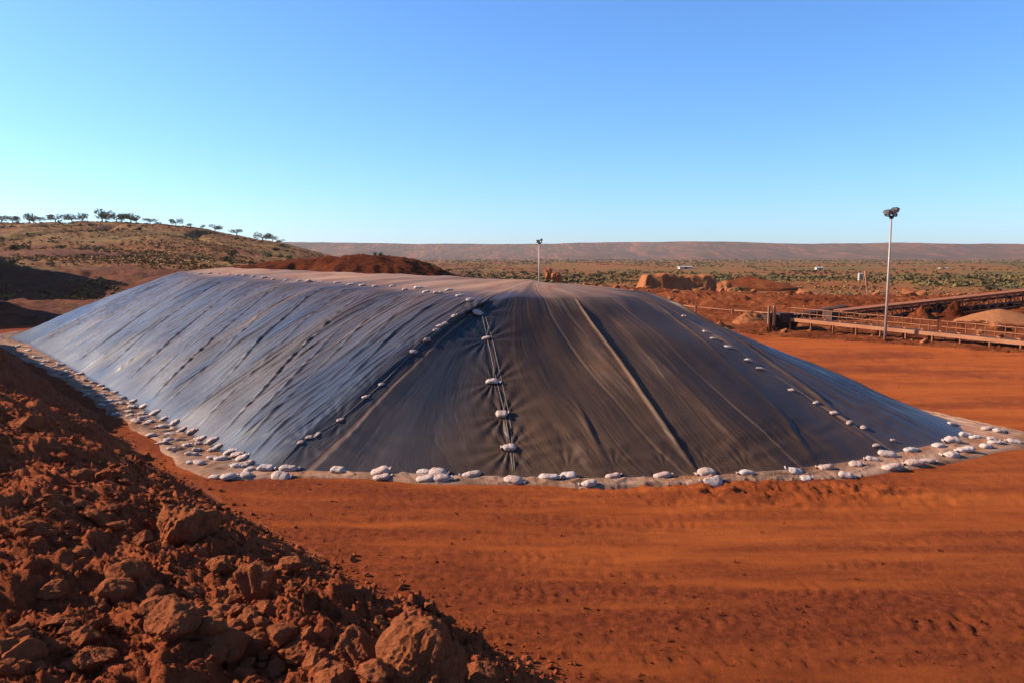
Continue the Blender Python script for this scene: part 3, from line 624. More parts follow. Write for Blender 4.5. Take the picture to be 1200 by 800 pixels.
# ------------------------------------------------------------------ sandbags
def bag_mesh(name, seed):
    r = np.random.default_rng(seed); nu, nv = 18, 14
    u = np.linspace(0, 1, nu); th = np.linspace(0, 2 * np.pi, nv, endpoint=False); U, T = np.meshgrid(u, th, indexing='ij')
    prof = np.clip(1 - np.abs(2 * np.clip(U * 1.04, 0, 1) - 1) ** 5, 0.02, 1) ** 0.6
    prof = np.clip(1 - np.abs(2 * np.clip(U / 0.88, 0, 1) - 1) ** 4.5, 0.02, 1) ** 0.6          # the filled part
    prof = np.where(U > 0.80, np.maximum(np.minimum(prof, 1), 0.26 + 0.34 * sstep(0.89, 1.0, U)), prof)   # the tied neck and its ruffle
    ct, st = np.cos(T), np.sin(T); e = 0.68
    wy = np.sign(ct) * np.abs(ct) ** e; wz = np.sign(st) * np.abs(st) ** e
    x = (U - 0.5) * 0.72; bend = r.uniform(-0.12, 0.12)
    y = 0.19 * prof * wy + bend * (2 * U - 1) ** 2; z = 0.10 * prof ** 1.4 * wz * (1 - 0.18 * np.abs(2 * U - 1) ** 2)
    n = 0.022 * perlin(x * 6 + seed, y * 6 + z * 5) + 0.014 * perlin(x * 14, y * 14 + seed)
    z = z + np.where(z > -0.05, n, 0) + 0.012 * np.sin(U * 9 + seed) * (st > 0); y = y + 0.4 * n
    z = np.maximum(z, -0.075) + 0.07
    v = np.stack([x, y, z], -1).reshape(-1, 3); f = grid_faces(nu, nv, wrap=True)[:, ::-1]
    m = bpy.data.meshes.new(name)
    caps = [tuple(range(nv)), tuple(reversed(range((nu - 1) * nv, nu * nv)))]
    m.from_pydata(v.tolist(), [], [tuple(q) for q in f.tolist()] + caps); m.update(); m.polygons.foreach_set("use_smooth", [True] * len(m.polygons))
    m.materials.append(M['bag']); return m
BAGS = [bag_mesh("sandbag", 100 + i * 7) for i in range(7)]
NB = [0]
def sandbag(px, py, size, rz, label, group, bvhs=None):
    h = hit(px, py, bvhs or (heap_bvh, apron_bvh))
    if h is None: return
    i = NB[0]; NB[0] += 1; rr_ = random.Random(i * 13 + 5)
    o = link("sandbag", BAGS[i % 7]); n = h[1] if h[1].z > 0 else -h[1]
    n = (n * 0.8 + Vector((0, 0, 0.35))).normalized()
    q = n.to_track_quat('Z', 'Y'); xdir = Vector((math.cos(rz), math.sin(rz), 0)); xdir = (xdir - n * xdir.dot(n)).normalized(); y_ = n.cross(xdir)
    mtx = Matrix((xdir, y_, n)).transposed()
    o.rotation_euler = mtx.to_euler(); o.location = h[0] + Vector((0, 0, -0.012))
    s = size * rr_.uniform(0.85, 1.1); o.scale = (s * rr_.uniform(0.8, 1.15), s * rr_.uniform(0.85, 1.15) * rr_.choice((1, 1, -1)), s * rr_.uniform(0.9, 1.25))
    tag(o, label, "sandbag", group); return o
def bag_row(pts, size, fmt, group, rz=0.0, jit=0.35, key=lambda p: p[0]):
    pts = sorted(pts, key=key)
    for i, p in enumerate(pts):
        rr_ = random.Random(int(p[0] * 31 + p[1] * 7)); a = rz + rr_.uniform(-jit, jit) + (math.pi if rr_.random() < 0.4 else 0)
        sandbag(p[0], p[1], size * rr_.uniform(0.85, 1.12), a, fmt % nth(i), group)
front_in = [(313, 549), (339, 551), (397, 551), (447, 553), (498, 554), (514, 555), (552, 557), (645, 560), (665, 558), (720, 559), (778, 558), (826, 555), (874, 555), (931, 553), (967, 549), (1004, 545), (1021, 539), (1041, 534), (1068, 528), (1100, 523), (1114, 517), (1132, 511)]
front_out = [(330, 559), (449, 560), (500, 562), (518, 562), (603, 564), (690, 568), (834, 566), (891, 564), (945, 561), (992, 558), (1047, 549), (1070, 544), (1087, 541), (1115, 535), (1130, 528), (1156, 524), (1187, 518)]
right_end = [(1144, 513), (1163, 515), (1167, 519), (1159, 503), (1172, 506), (1116, 497), (1128, 503)]
left_in = [(94, 439), (100, 446), (109, 449), (119, 452), (124, 456), (135, 460), (143, 467), (156, 471), (169, 476), (181, 485), (193, 491), (205, 496), (214, 504), (226, 506), (236, 514), (249, 517), (257, 523), (270, 529), (278, 533), (285, 537), (292, 543), (232, 514)]
left_mid = [(103, 453), (119, 463), (129, 470), (142, 473), (155, 477), (151, 482), (166, 490), (175, 494), (190, 500), (199, 509), (220, 522), (231, 527), (249, 527), (250, 537), (260, 538), (276, 547), (291, 551)]
left_out = [(103, 463), (118, 470), (119, 475), (136, 485), (153, 487), (148, 494), (159, 494), (178, 510), (198, 515), (190, 519), (202, 526), (226, 533), (252, 559), (269, 559), (289, 557)]
shade = [(22, 406), (33, 411), (30, 416), (44, 419), (55, 424), (48, 427), (66, 430), (62, 435), (76, 437), (82, 442), (72, 428)]
rim_row = [(224, 321), (235, 321), (246, 321), (257, 321), (269, 322), (278, 323), (288, 323), (297, 325), (310, 326), (320, 328), (335, 329), (350, 330), (362, 330), (375, 331), (395, 332), (411, 334), (425, 335), (440, 336), (460, 336), (475, 340), (490, 338), (499, 343), (514, 344), (526, 341), (539, 347), (551, 352)]
hip = [(532, 370), (521, 379), (515, 382), (511, 387), (500, 398), (485, 412), (447, 450), (429, 465), (399, 492), (372, 509), (362, 512), (352, 518)]
right_face = [(802, 371), (826, 389), (836, 397), (854, 407), (876, 422), (890, 432), (927, 457), (956, 472), (978, 484), (995, 495), (1012, 501), (1047, 516), (1026, 522)]
bag_row(front_in, 0.75, "white sandbag at the foot of the front slope, %s from the left", "sandbags along the foot of the front slope")
bag_row(front_out, 0.75, "white sandbag near the outer edge of the front apron, %s from the left", "sandbags on the outer front apron")
bag_row(right_end, 0.68, "white sandbag beyond the right-hand tip of the stockpile, %s from the left", "sandbags beyond the right tip")
bag_row(left_in, 0.60, "sandbag hugging the foot of the left slope, %s from the far end", "sandbags at the foot of the left slope", 0.35, 0.5, lambda p: p[1])
bag_row(left_mid, 0.58, "sandbag midway across the left apron, %s from the far end", "sandbags midway on the left apron", 0.2, 0.8, lambda p: p[1])
bag_row(left_out, 0.56, "dull sandbag near the outer edge of the left apron, %s from the far end", "sandbags on the outer left apron", 0.2, 0.8, lambda p: p[1])
_r = random.Random(77); left_extra = []
while len(left_extra) < 26:
    i_ = _r.randrange(NA)
    if not (1.2 < kk[i_] < 6.2): continue
    f_ = _r.uniform(0.08, 0.92); p_ = toe[i_] + (outer[i_] - toe[i_]) * f_; X_, Y_ = to_px(np.array([p_[0], p_[1], 0.05])); left_extra.append((float(X_), float(Y_)))
bag_row(left_extra, 0.46, "small grimy sandbag strewn among the rows on the left apron, %s from the far end", "small sandbags strewn on the left apron", 0.2, 1.2, lambda p: p[1])
bag_row(shade, 0.65, "shaded sandbag on the far left apron beside the berm, %s from the far end", "shaded sandbags at the far left", 0.2, 0.5, lambda p: p[1])
bag_row(rim_row, 0.46, "small sandbag on the upper rim of the left slope, %s from the far end", "sandbags along the upper rim", 0.5, 0.5)
bag_row(hip, 0.34, "small sandbag on the line down the left corner, %s from the top", "sandbags down the left corner line", 0.7, 0.4, lambda p: p[1])
bag_row(BAG_SLOPE, 0.56, "white sandbag on the roped line down the front slope, %s from the top", "sandbags on the roped line", 0.1, 0.12, lambda p: p[1])
bag_row(right_face, 0.40, "small sandbag on the right-hand slope line, %s from the top", "sandbags down the right-hand slope", 0.3, 0.5, lambda p: p[1])
# ropes draped between the weights
def drape(pts, rad, name, label, cat="rope", group=None):
    P = []
    for (x0, y0), (x1, y1) in zip(pts[:-1], pts[1:]):
        n = max(3, int(math.hypot(x1 - x0, y1 - y0) / 7))
        for k in range(n):
            h = hit(x0 + (x1 - x0) * k / n, y0 + (y1 - y0) * k / n, (heap_bvh, apron_bvh))
            if h: P.append(h[0] + Vector((0, -0.004, rad + 0.006)))
    o = MB().tube(P, rad, 6).build(name, M['rope'], None, True); tag(o, label, cat, group)
drape([(563, 360), (571, 397), (582, 447), (592, 486), (598, 525), (602, 560)], 0.006, "rope", "pale rope joining the sandbags down the front slope, left strand", group="ropes down the front slope")
drape([(566, 362), (577, 398), (588, 447), (597, 487), (601, 526), (604, 559)], 0.006, "rope", "thinner rope beside the pale strand, passing right of the front slope sandbags", group="ropes down the front slope")
drape([(548, 352), (530, 371), (498, 400), (484, 413), (446, 451), (428, 466), (397, 493), (350, 519), (325, 548)], 0.006, "rope", "dusty rope running down the left corner between small sandbags")

# ------------------------------------------------------------------ rocks and clods
def rock_mesh(name, seed, sub, jag=0.35, flat=0.75):
    import bmesh
    b = bmesh.new(); bmesh.ops.create_icosphere(b, subdivisions=sub, radius=0.5)
    co = np.array([v.co[:] for v in b.verts]); r = np.random.default_rng(seed)
    n = co / np.linalg.norm(co, axis=1, keepdims=True)
    lim = np.full(len(n), 0.62)
    for _ in range(13):                                           # cut by random planes: facets with broken edges
        d = r.normal(size=3); d /= np.linalg.norm(d); c = n @ d
        lim = np.minimum(lim, np.where(c > 0.15, r.uniform(0.34, 0.52) / np.maximum(c, 0.15), 9))
    rad = lim + jag * 0.12 * fbm(n[:, 0] * 2.2 + seed, n[:, 1] * 2.2 + n[:, 2] * 1.7, 2)
    if sub >= 3: rad = rad + 0.026 * fbm(n[:, 0] * 4 + seed, n[:, 1] * 4 + n[:, 2] * 3.3, 6, 0.72) + 0.012 * ridged(n[:, 0] * 16, n[:, 1] * 16 + n[:, 2] * 13, 2)
    if sub >= 5: rad = rad + 0.012 * fbm(n[:, 0] * 22 + seed, n[:, 1] * 22 + n[:, 2] * 19, 3, 0.7)
    p = n * rad[:, None]; p[:, 2] *= flat
    for v, q in zip(b.verts, p): v.co = q
    m = bpy.data.meshes.new(name); b.to_mesh(m); b.free()
    m.polygons.foreach_set("use_smooth", [False] * len(m.polygons)); m.materials.append(M['rock'] if sub >= 3 else M['berm']); return m
def bvh_grid(x, y, z, wrap=False):
    return BVHTree.FromPolygons([Vector(p) for p in np.stack([x, y, z], -1).reshape(-1, 3)], grid_faces(*x.shape).tolist())
berm_bvh = BVHTree.FromPolygons([Vector(p) for p in np.stack([bx, by, bz], -1).reshape(-1, 3)], grid_faces(len(br), len(ba)).tolist())
BOULD = [  # px, py of the centre, width px, height factor, seed, label
    (214, 618, 84, 1.15, 3, "large upright boulder on the crest of the berm, left of the paired rounded boulders"),
    (302, 682, 64, 0.95, 5, "rounded boulder, right one of the touching pair below the upright boulder"),
    (259, 662, 36, 1.0, 8, "smaller rounded boulder, left one of the touching pair below the upright boulder"),
    (203, 722, 78, 0.75, 12, "broad flat-topped boulder half buried below the rounded pair"),
    (412, 765, 84, 0.85, 15, "wide boulder leaning on the biggest boulder at the bottom edge"),
    (494, 775, 118, 1.05, 21, "biggest boulder, split with a sunlit left face, at the bottom edge"),
    (104, 772, 56, 0.9, 24, "slab-like pale boulder near the bottom left corner"),
    (312, 715, 36, 0.9, 27, "ochre stone just below the rounded boulder pair"),
    (330, 738, 42, 0.8, 30, "low ochre stone above the wide bottom boulder"),
    (232, 646, 30, 0.9, 33, "crumbly stone at the right foot of the upright boulder"),
    (166, 630, 26, 0.8, 36, "small stone at the left foot of the upright boulder"),
    (252, 768, 34, 0.9, 39, "stone lying between the flat-topped boulder and the wide boulder"),
    (270, 697, 30, 0.8, 41, "small stone beneath the left boulder of the pair"),
    (28, 498, 46, 0.7, 44, "lumpy boulder by the left edge, high on the berm"),
    (92, 556, 34, 0.7, 47, "lump of clay on the upper berm left of the upright boulder"),
    (150, 668, 46, 0.7, 51, "clay lump on the berm just left of the flat-topped boulder"),
    (60, 690, 40, 0.6, 54, "low clay lump by the left edge, lower berm"),
    (390, 792, 46, 0.8, 57, "stone cut by the bottom edge under the wide boulder"),
    (560, 790, 50, 0.8, 61, "dark stone right of the biggest boulder at the bottom edge"),
    (345, 765, 30, 0.8, 64, "small clay stone left of the wide bottom boulder"),
]
RM = {}
for px, py, wpx, hf_, sd_, lab in BOULD:
    h = berm_bvh.ray_cast(Vector(CAM), Vector(ray(px, py + wpx * 0.18)))
    if h[0] is None: continue
    wd = wpx / FPX * h[3] * 0.70
    o = link("boulder", rock_mesh("boulder", sd_, 5 if wpx > 55 else 4, 0.5, 1.0)); o.location = h[0] + Vector((0, 0, wd * 0.12))
    o.scale = (wd * 1.05, wd * 1.0, wd * hf_); o.rotation_euler = (0.1, -0.15, sd_ * 0.7)
    tag(o, lab, "boulder")
MED = [rock_mesh("clod", 200 + i, 3, 0.5, 0.8) for i in range(8)]
k = 0; tries = 0
while k < 260 and tries < 4000:
    tries += 1
    px, py = RNG.uniform(0, 660), RNG.uniform(430, 800)
    h = berm_bvh.ray_cast(Vector(CAM), Vector(ray(px, py)))
    if h[0] is None: continue
    t0, s0 = berm_ts(h[0].x, h[0].y)
    if s0 < 2.0 or perlin(np.array(h[0].x * 0.9), np.array(h[0].y * 0.9)) < -0.05 or h[3] > 22: continue
    wd = min(0.30, 0.075 * RNG.pareto(2.2) + 0.085)
    o = link("clod", MED[k % 8]); o.location = h[0] + Vector((0, 0, wd * 0.10)); o.scale = (wd, wd * RNG.uniform(0.7, 1.0), wd * RNG.uniform(0.6, 0.95))
    o.rotation_euler = (RNG.uniform(-.5, .5), RNG.uniform(-.5, .5), RNG.uniform(0, 6.3))
    tag(o, "fist-sized red clay clod lying loose on the berm", "clod", "loose clods on the berm"); k += 1
def joined(name, bases, pos, scl, rot, mat, smooth=False):
    """many small pieces as one mesh; rot = three angles for each"""
    Vs, Fs = [], []; base = 0
    which = np.arange(len(pos)) % len(bases)
    for b, (bv, bf) in enumerate(bases):
        i = np.where(which == b)[0]
        if len(i) == 0: continue
        cx, sx = np.cos(rot[i, 0]), np.sin(rot[i, 0]); cy, sy = np.cos(rot[i, 1]), np.sin(rot[i, 1]); cz, sz = np.cos(rot[i, 2]), np.sin(rot[i, 2])
        O = np.zeros_like(cx); I = np.ones_like(cx)
        Rx = np.stack([np.stack([I, O, O], -1), np.stack([O, cx, -sx], -1), np.stack([O, sx, cx], -1)], 1)
        Ry = np.stack([np.stack([cy, O, sy], -1), np.stack([O, I, O], -1), np.stack([-sy, O, cy], -1)], 1)
        Rz = np.stack([np.stack([cz, -sz, O], -1), np.stack([sz, cz, O], -1), np.stack([O, O, I], -1)], 1)
        Rm = Rz @ Ry @ Rx
        v = np.einsum('nij,nkj->nki', Rm, bv[None] * scl[i][:, None, :]) + pos[i][:, None, :]
        f = bf[None] + (np.arange(len(i)) * len(bv))[:, None, None] + base
        base += len(i) * len(bv); Vs.append(v.reshape(-1, 3)); Fs.append(f.reshape(-1, bf.shape[1]))
    return link(name, np_mesh(name, np.concatenate(Vs), np.concatenate(Fs), smooth), mat)
def base_of(m):
    v = np.empty(len(m.vertices) * 3, np.float32); m.vertices.foreach_get("co", v)
    return v.reshape(-1, 3).astype(float), np.array([list(p.vertices) for p in m.polygons], np.int64)
def chip(seed):
    r = np.random.default_rng(seed); v = np.array([(1, 0, 0), (0, 1, 0), (-1, 0, 0), (0, -1, 0), (0, 0, 1), (0, 0, -1)], float) * 0.5 * r.uniform(0.55, 1.25, (6, 1)) + r.uniform(-0.14, 0.14, (6, 3))
    return v, np.array([(0, 1, 4), (1, 2, 4), (2, 3, 4), (3, 0, 4), (1, 0, 5), (2, 1, 5), (3, 2, 5), (0, 3, 5)])
SM0 = [chip(900 + i) for i in range(9)]
SM1 = [base_of(rock_mesh("crumb", 300 + i, 1, 0.8, 0.75)) for i in range(6)]
SM2 = [base_of(rock_mesh("crumb", 320 + i, 2, 0.8, 0.75)) for i in range(6)]
def berm_scatter(n, dmin, dmax):
    a = np.radians(RNG.uniform(-46, 10, n)); d = dmin * (dmax / dmin) ** RNG.uniform(0, 1, n)
    x, y = d * np.sin(a), d * np.cos(a); t, s = berm_ts(x, y)
    s = s - np.interp(t, BT, BS) + 0.1; ok = (s > -0.7 * RNG.uniform(0, 1, n) ** 3) & (s < 9.5); x, y, s = x[ok], y[ok], s[ok]
    z = np.where(s > 0, berm_z(x, y), 0.0); return x, y, np.maximum(z, ground_z(x, y)), s
x, y, z, s = berm_scatter(40000, 2.8, 40)
wd = np.minimum(0.02 + 0.013 * RNG.pareto(2.0, len(x)), 0.075) * np.clip(np.hypot(x, y) / 9, 0.55, 1.5)
joined("loose_gravel", SM0, np.stack([x, y, z + wd * 0.15], -1), np.stack([wd * 1.2, wd, wd * 0.9], -1), RNG.uniform(-3, 3, (len(x), 3)), M['berm'])["kind"] = "stuff"
x, y, z, s = berm_scatter(4200, 2.8, 32)
wd = np.minimum(0.06 + 0.03 * RNG.pareto(2.0, len(x)), 0.17) * np.clip(np.hypot(x, y) / 9, 0.6, 1.3)
for nm_, sel, base_ in (("loose_rubble", np.hypot(x, y) < 6.5, SM2), ("distant_rubble", np.hypot(x, y) >= 6.5, SM1)):
    joined(nm_, base_, np.stack([x, y, z + wd * 0.12], -1)[sel], np.stack([wd * 1.15, wd, wd * 0.85], -1)[sel], RNG.uniform(-3, 3, (int(sel.sum()), 3)), M['berm'])["kind"] = "stuff"
# crumbs scattered on the pad
n = 15000; a = np.radians(RNG.uniform(-30, 36, n)); d = 9 * (45 / 9) ** RNG.uniform(0, 1, n); x, y = d * np.sin(a), d * np.cos(a)
t, s = berm_ts(x, y); s = s - 1.2; r_ = 0.6 - ground_tone(x, y)
ok = (s < 0) & (RNG.uniform(0, 1, n) < np.clip(r_ * 2 + 0.12, 0.08, 1)); 
from_heap = np.array([apron_bvh.ray_cast(Vector((q, w_, 9)), Vector((0, 0, -1)))[0] is None and heap_bvh.ray_cast(Vector((q, w_, 9)), Vector((0, 0, -1)))[0] is None for q, w_ in zip(x, y)])
ok &= from_heap; x, y = x[ok], y[ok]; wd = np.minimum(0.014 + 0.012 * RNG.pareto(2.2, len(x)), 0.07)
joined("dirt_crumbs", SM0, np.stack([x, y, ground_z(x, y) + wd * 0.15], -1), np.stack([wd * 1.2, wd, wd * 0.8], -1), RNG.uniform(-3, 3, (len(x), 3)), M['ground'])["kind"] = "stuff"

# ------------------------------------------------------------------ floodlight masts
def mast(base, hgt, r0, label, n_lamps=4, face=0.0):
    root = empty("floodlight_mast", base, face); tag(root, label, "light mast")
    MB().beam((0, 0, -0.05), (0, 0, 0.22), 0.7, 0.7).build("footing", M['bank'], root)
    MB().tube([(0, 0, 0.2), (0, 0, hgt * 0.5), (0, 0, hgt)], [r0, r0 * 0.8, r0 * 0.55], 12).build("pole", M['galv'], root, True)
    MB().tube([(0, 0, hgt - 0.14), (0, 0, hgt - 0.02)], [r0 * 1.2, r0 * 1.6], 12).build("collar", M['dark'], root)
    cross = MB(); w = 0.40
    cross.beam((-w, 0, hgt + 0.03), (w, 0, hgt + 0.03), 0.08, 0.08); cross.beam((0, -w * 0.6, hgt + 0.03), (0, w * 0.6, hgt + 0.03), 0.075, 0.075)
    cross.build("crossarm", M['dark'], root)
    for i, (x, y, tl) in enumerate(((-0.30, -0.12, 0.5), (0.26, -0.14, 0.35), (-0.06, -0.26, 0.6), (0.32, 0.18, -0.5), (-0.28, 0.18, -0.5))[:n_lamps + 1]):
        f = 1 if y < 0 else -1
        lp = MB(); c = Vector((x, y, hgt + 0.26)); d = Vector((x * 0.35, -f * 0.9, -0.45)).normalized(); u = Vector((0, 0, 1))
        c.z += 0.16 * (i % 2); lp.beam(c - d * 0.13, c + d * 0.10, 0.25, 0.28, u); lp.beam(c - d * 0.20, c - d * 0.131, 0.22, 0.2, u)
        o = lp.build("floodlight", M['dark'], root)
        MB().beam(c + d * 0.101, c + d * 0.112, 0.21, 0.24, u).build("lens", M['lens'], o)
        MB().beam((x, y, hgt + 0.02), (x, y, hgt + 0.20), 0.05, 0.12).build("bracket", M['dark'], o)
    return root
p = at_height(1037, 400, 0.05); mast((p[0], p[1], 0.02), 8.1, 0.095, "tall steel floodlight mast beside the conveyors on the right", 4, 0.3)
p = at_depth(632, 330, 112); mast((p[0], p[1], -0.3), 7.9, 0.16, "distant floodlight mast rising behind the top of the stockpile", 3, 0.0)

# ------------------------------------------------------------------ conveyors, fence and plant on the right
def seg_parts(root, a, b, n, fn):
    a = Vector(a); b = Vector(b)
    for i in range(n + 1): fn(a + (b - a) * (i / n), i)
def inclined_conveyor():
    A = Vector(at_depth(985, 366, 60)); B = Vector(at_depth(1290, 333, 61))
    o0 = Vector((A.x, A.y, 0.6)); root = empty("inclined_conveyor", o0)
    tag(root, "long inclined belt conveyor in a truss frame, climbing towards the right edge", "conveyor")
    A = A - o0; B = B - o0; dn = Vector((0, 0, -1.05)); bk = Vector((0.1, 1.3, 0)); N = 30
    for s, nm in ((Vector((0, 0, 0)), "top_chord"), (bk, "top_chord"), (dn, "bottom_chord"), (dn + bk, "bottom_chord")):
        MB().beam(A + s, B + s, 0.14, 0.13).build(nm, M['steel'], root)
    for s in (Vector((0, 0, 0)), bk):
        for i in range(N + 1):
            q = A + (B - A) * (i / N) + s; MB().beam(q + Vector((0, 0, -0.07)), q + dn + Vector((0, 0, 0.07)), 0.07, 0.07).build("upright", M['steel'], root)
        for i in range(N):
            q = A + (B - A) * (i / N) + s; q2 = A + (B - A) * ((i + 1) / N) + s
            MB().beam(q + dn * (0.93 if i % 2 else 0.07), q2 + dn * (0.07 if i % 2 else 0.93), 0.05, 0.05).build("brace", M['steel'], root)
    h = bk * 0.5
    MB().beam(A + h + Vector((0, 0, -0.30)), B + h + Vector((0, 0, -0.30)), 0.95, 0.05).build("belt", M['belt'], root)
    MB().beam(A + h + Vector((0, 0, -0.80)), B + h + Vector((0, 0, -0.80)), 0.95, 0.04).build("return_belt", M['belt'], root)
    MB().beam(A + h + Vector((0, 0, 0.10)), B + h + Vector((0, 0, 0.10)), 1.5, 0.05).build("cover", M['steel'], root)
    for i in range(2, N, 3):
        q = A + (B - A) * (i / N); MB().tube([q + Vector((0, 0.25, -0.42)), q + bk + Vector((0, -0.25, -0.42))], 0.07, 8).build("idler", M['pipe'], root)
    for f in (0.04, 0.3, 0.5, 0.72, 0.95):
        q = A + (B - A) * f + dn; g = Vector((0, 0, -0.6))
        for s in (Vector((0, 0, 0)), bk): MB().beam(q + s, Vector((q.x + s.x * 1.0 + 0.2, q.y + s.y, -0.6)), 0.16, 0.16).build("trestle_leg", M['steel'], root)
    mb = MB(); c = A + h + Vector((-0.5, 0, -0.35)); mb.beam(c + Vector((0, -0.9, 0)), c + Vector((0, 0.9, 0)), 0.7, 0.7); mb.build("tail_housing", M['belt'], root)
inclined_conveyor()
def low_conveyor():
    A = Vector(at_depth(926, 374.5, 56.5)); B = Vector(at_depth(1290, 411, 42.5)); o0 = Vector((A.x, A.y, 0.0)); root = empty("low_conveyor", o0)
    tag(root, "low ground conveyor with pale side beam and handrail in front of the mast", "conveyor")
    A = A - o0; B = B - o0; bk = Vector((0.25, 0.85, 0)); N = 34
    MB().beam(A, B, 0.10, 0.24).build("side_beam", M['pipe'], root); MB().beam(A + bk, B + bk, 0.10, 0.2).build("side_beam", M['pipe'], root)
    MB().beam(A + bk * 0.5 + Vector((0, 0, 0.13)), B + bk * 0.5 + Vector((0, 0, 0.13)), 0.6, 0.04).build("belt", M['belt'], root)
    for z in (0.45, 0.82): MB().tube([A + bk + Vector((0, 0.1, z)), B + bk + Vector((0, 0.1, z))], 0.024, 6).build("handrail", M['pipe'], root)
    for i in range(N + 1):
        q = A + (B - A) * (i / N)
        MB().beam(q + bk + Vector((0, 0.1, 0)), q + bk + Vector((0, 0.1, 0.84)), 0.045, 0.045).build("rail_post", M['steel'], root)
        if i % 2: MB().tube([q + Vector((0, 0.06, 0.16)), q + bk + Vector((0, -0.06, 0.16))], 0.06, 8).build("idler", M['steel'], root)
        if i % 3 == 0:
            for s in (Vector((0, 0, 0)), bk): MB().beam(q + s + Vector((0, 0, -0.1)), Vector((q.x + s.x, q.y + s.y, -0.1)), 0.12, 0.12).build("leg", M['steel'], root)
    MB().beam(A + Vector((-0.35, 0.4, -0.25)), A + Vector((-0.35, 0.4, 0.45)), 0.9, 0.8).build("tail_drum_box", M['belt'], root)
low_conveyor()
def feeder(px0, py0, px1, py1, d, label):
    A = Vector(at_depth(px0, py0, d)); B = Vector(at_depth(px1, py1, d + 3)); o0 = Vector((A.x, A.y, 0.3)); root = empty("feeder_conveyor", o0); tag(root, label, "conveyor")
    A -= o0; B -= o0; bk = Vector((0, 0.8, 0))
    for s in (Vector((0, 0, 0)), bk): MB().beam(A + s, B + s, 0.1, 0.22).build("side_beam", M['steel'], root)
    MB().beam(A + bk * .5 + Vector((0, 0, 0.13)), B + bk * .5 + Vector((0, 0, 0.13)), 0.6, 0.04).build("belt", M['belt'], root)
    for i in range(7):
        q = A + (B - A) * (i / 6)
        for s in (Vector((0, 0, 0)), bk): MB().beam(q + s, Vector((q.x, q.y + s.y, -0.5)), 0.09, 0.09).build("leg", M['steel'], root)
feeder(940, 369.5, 992, 360, 62, "short feeder conveyor below the tail of the inclined conveyor")
feeder(925, 363, 968, 356.5, 70, "farther short feeder conveyor left of the inclined conveyor's tail")
def fence():
    P = [at_depth(789, 367, 70), at_depth(815, 371, 68), at_depth(858, 375, 66), at_depth(904, 379, 63)]; o0 = Vector((P[0][0], P[0][1], 0)); root = empty("rail_fence", o0)
    tag(root, "low post and rail fence on the earth bank right of the stockpile", "fence")
    Q = [Vector(p) - o0 for p in P]
    for q in Q: MB().beam(Vector((q.x, q.y, -0.2)), Vector((q.x, q.y, q.z + 1.0)), 0.13, 0.13).build("post", M['pipe'], root)
    for z in (0.35, 0.85):
        for a, b in zip(Q[:-1], Q[1:]): MB().beam(a + Vector((0.07, -0.02, z)), b + Vector((-0.07, -0.02, z)), 0.05, 0.07).build("rail", M['pipe'], root)
fence()
def hopper():
    p = at_depth(915, 384, 57.5); root = empty("dump_hopper", (p[0], p[1], 0.2)); tag(root, "dark open hopper with two pale posts at the tail of the low conveyor", "hopper")
    v = [(-.9, -.6, 0.1), (.9, -.6, .1), (.9, .6, .1), (-.9, .6, .1), (-1.25, -.85, 1.1), (1.25, -.85, 1.1), (1.25, .85, 1.1), (-1.25, .85, 1.1)]
    MB().raw(v, [(0, 1, 5, 4), (1, 2, 6, 5), (2, 3, 7, 6), (3, 0, 4, 7), (3, 2, 1, 0)]).build("bin", M['belt'], root)
    for x in (-1.25, -0.85): MB().beam((x, -0.95, -0.3), (x, -0.95, 1.75), 0.14, 0.14).build("post", M['pipe'], root)
    for x in (-0.9, 0.9):
        for y in (-0.6, 0.6): MB().beam((x, y, -0.4), (x, y, 0.12), 0.12, 0.12).build("leg", M['steel'], root)
hopper()
def derrick():
    p = at_depth(1013, 349, 95); root = empty("tripod_derrick", (p[0], p[1], p[2])); tag(root, "small pale tripod derrick standing behind the inclined conveyor's tail", "derrick")
    for a in range(3):
        MB().beam((1.0 * math.cos(a * 2.09 + .5), 1.0 * math.sin(a * 2.09 + .5), -0.4), (0, 0, 2.9), 0.12, 0.12).build("leg", M['pipe'], root)
    MB().beam((-0.6, 0, 1.0), (0.6, 0, 1.0), 0.07, 0.07).build("cross_tie", M['pipe'], root); MB().tube([(0, 0, 2.6), (0, 0, 3.3)], 0.16, 8).build("head_sheave", M['pipe'], root)
    MB().beam((0.4, -.3, -.3), (2.8, -.3, -.3), 0.9, 0.7).build("engine_box", M['sand'], root)
derrick()
def blob_mound(name, cx, cy, rx, ry, h, z0, mat, label, seed, jag=0.10, sharp=1.0, cat="earth pile"):
    n, m = 46, 30; th = np.linspace(0, 2 * np.pi, n, endpoint=False); r = np.linspace(0, 1, m); Rr, T = np.meshgrid(r, th, indexing='ij')
    x = Rr * np.cos(T) * rx * (1 + 0.15 * perlin(np.cos(T) * 1.3 + seed, np.sin(T) * 1.3)); y = Rr * np.sin(T) * ry * (1 + 0.15 * perlin(np.cos(T) * 1.3, np.sin(T) * 1.3 + seed))
    z = h * (1 - Rr ** sharp) + jag * h * ridged((x + seed) * 1.1, y * 1.1, 3, 0.6) * (1 - Rr ** 4) * 0.6 - 0.35 * (Rr > 0.97)
    o = link(name, np_mesh(name, np.stack([x, y, z], -1).reshape(-1, 3), grid_faces(m, n, wrap=True)), mat); o.location = (cx, cy, z0); tag(o, label, cat); return o
def mound_px(px, py, d, wpx, hpx, mat, label, seed, **kw):
    p = at_depth(px, py, d); rx = wpx / 2 / FPX * d; return blob_mound("earth_pile", p[0], p[1] + rx * 0.7, rx, rx * 0.8, hpx / FPX * d, p[2], mat, label, seed, **kw)
mound_px(1205, 390, 54, 160, 24, M['sand'], "smooth pale ochre sand pile under the inclined conveyor at the right edge", 2, jag=0.015, sharp=1.25)
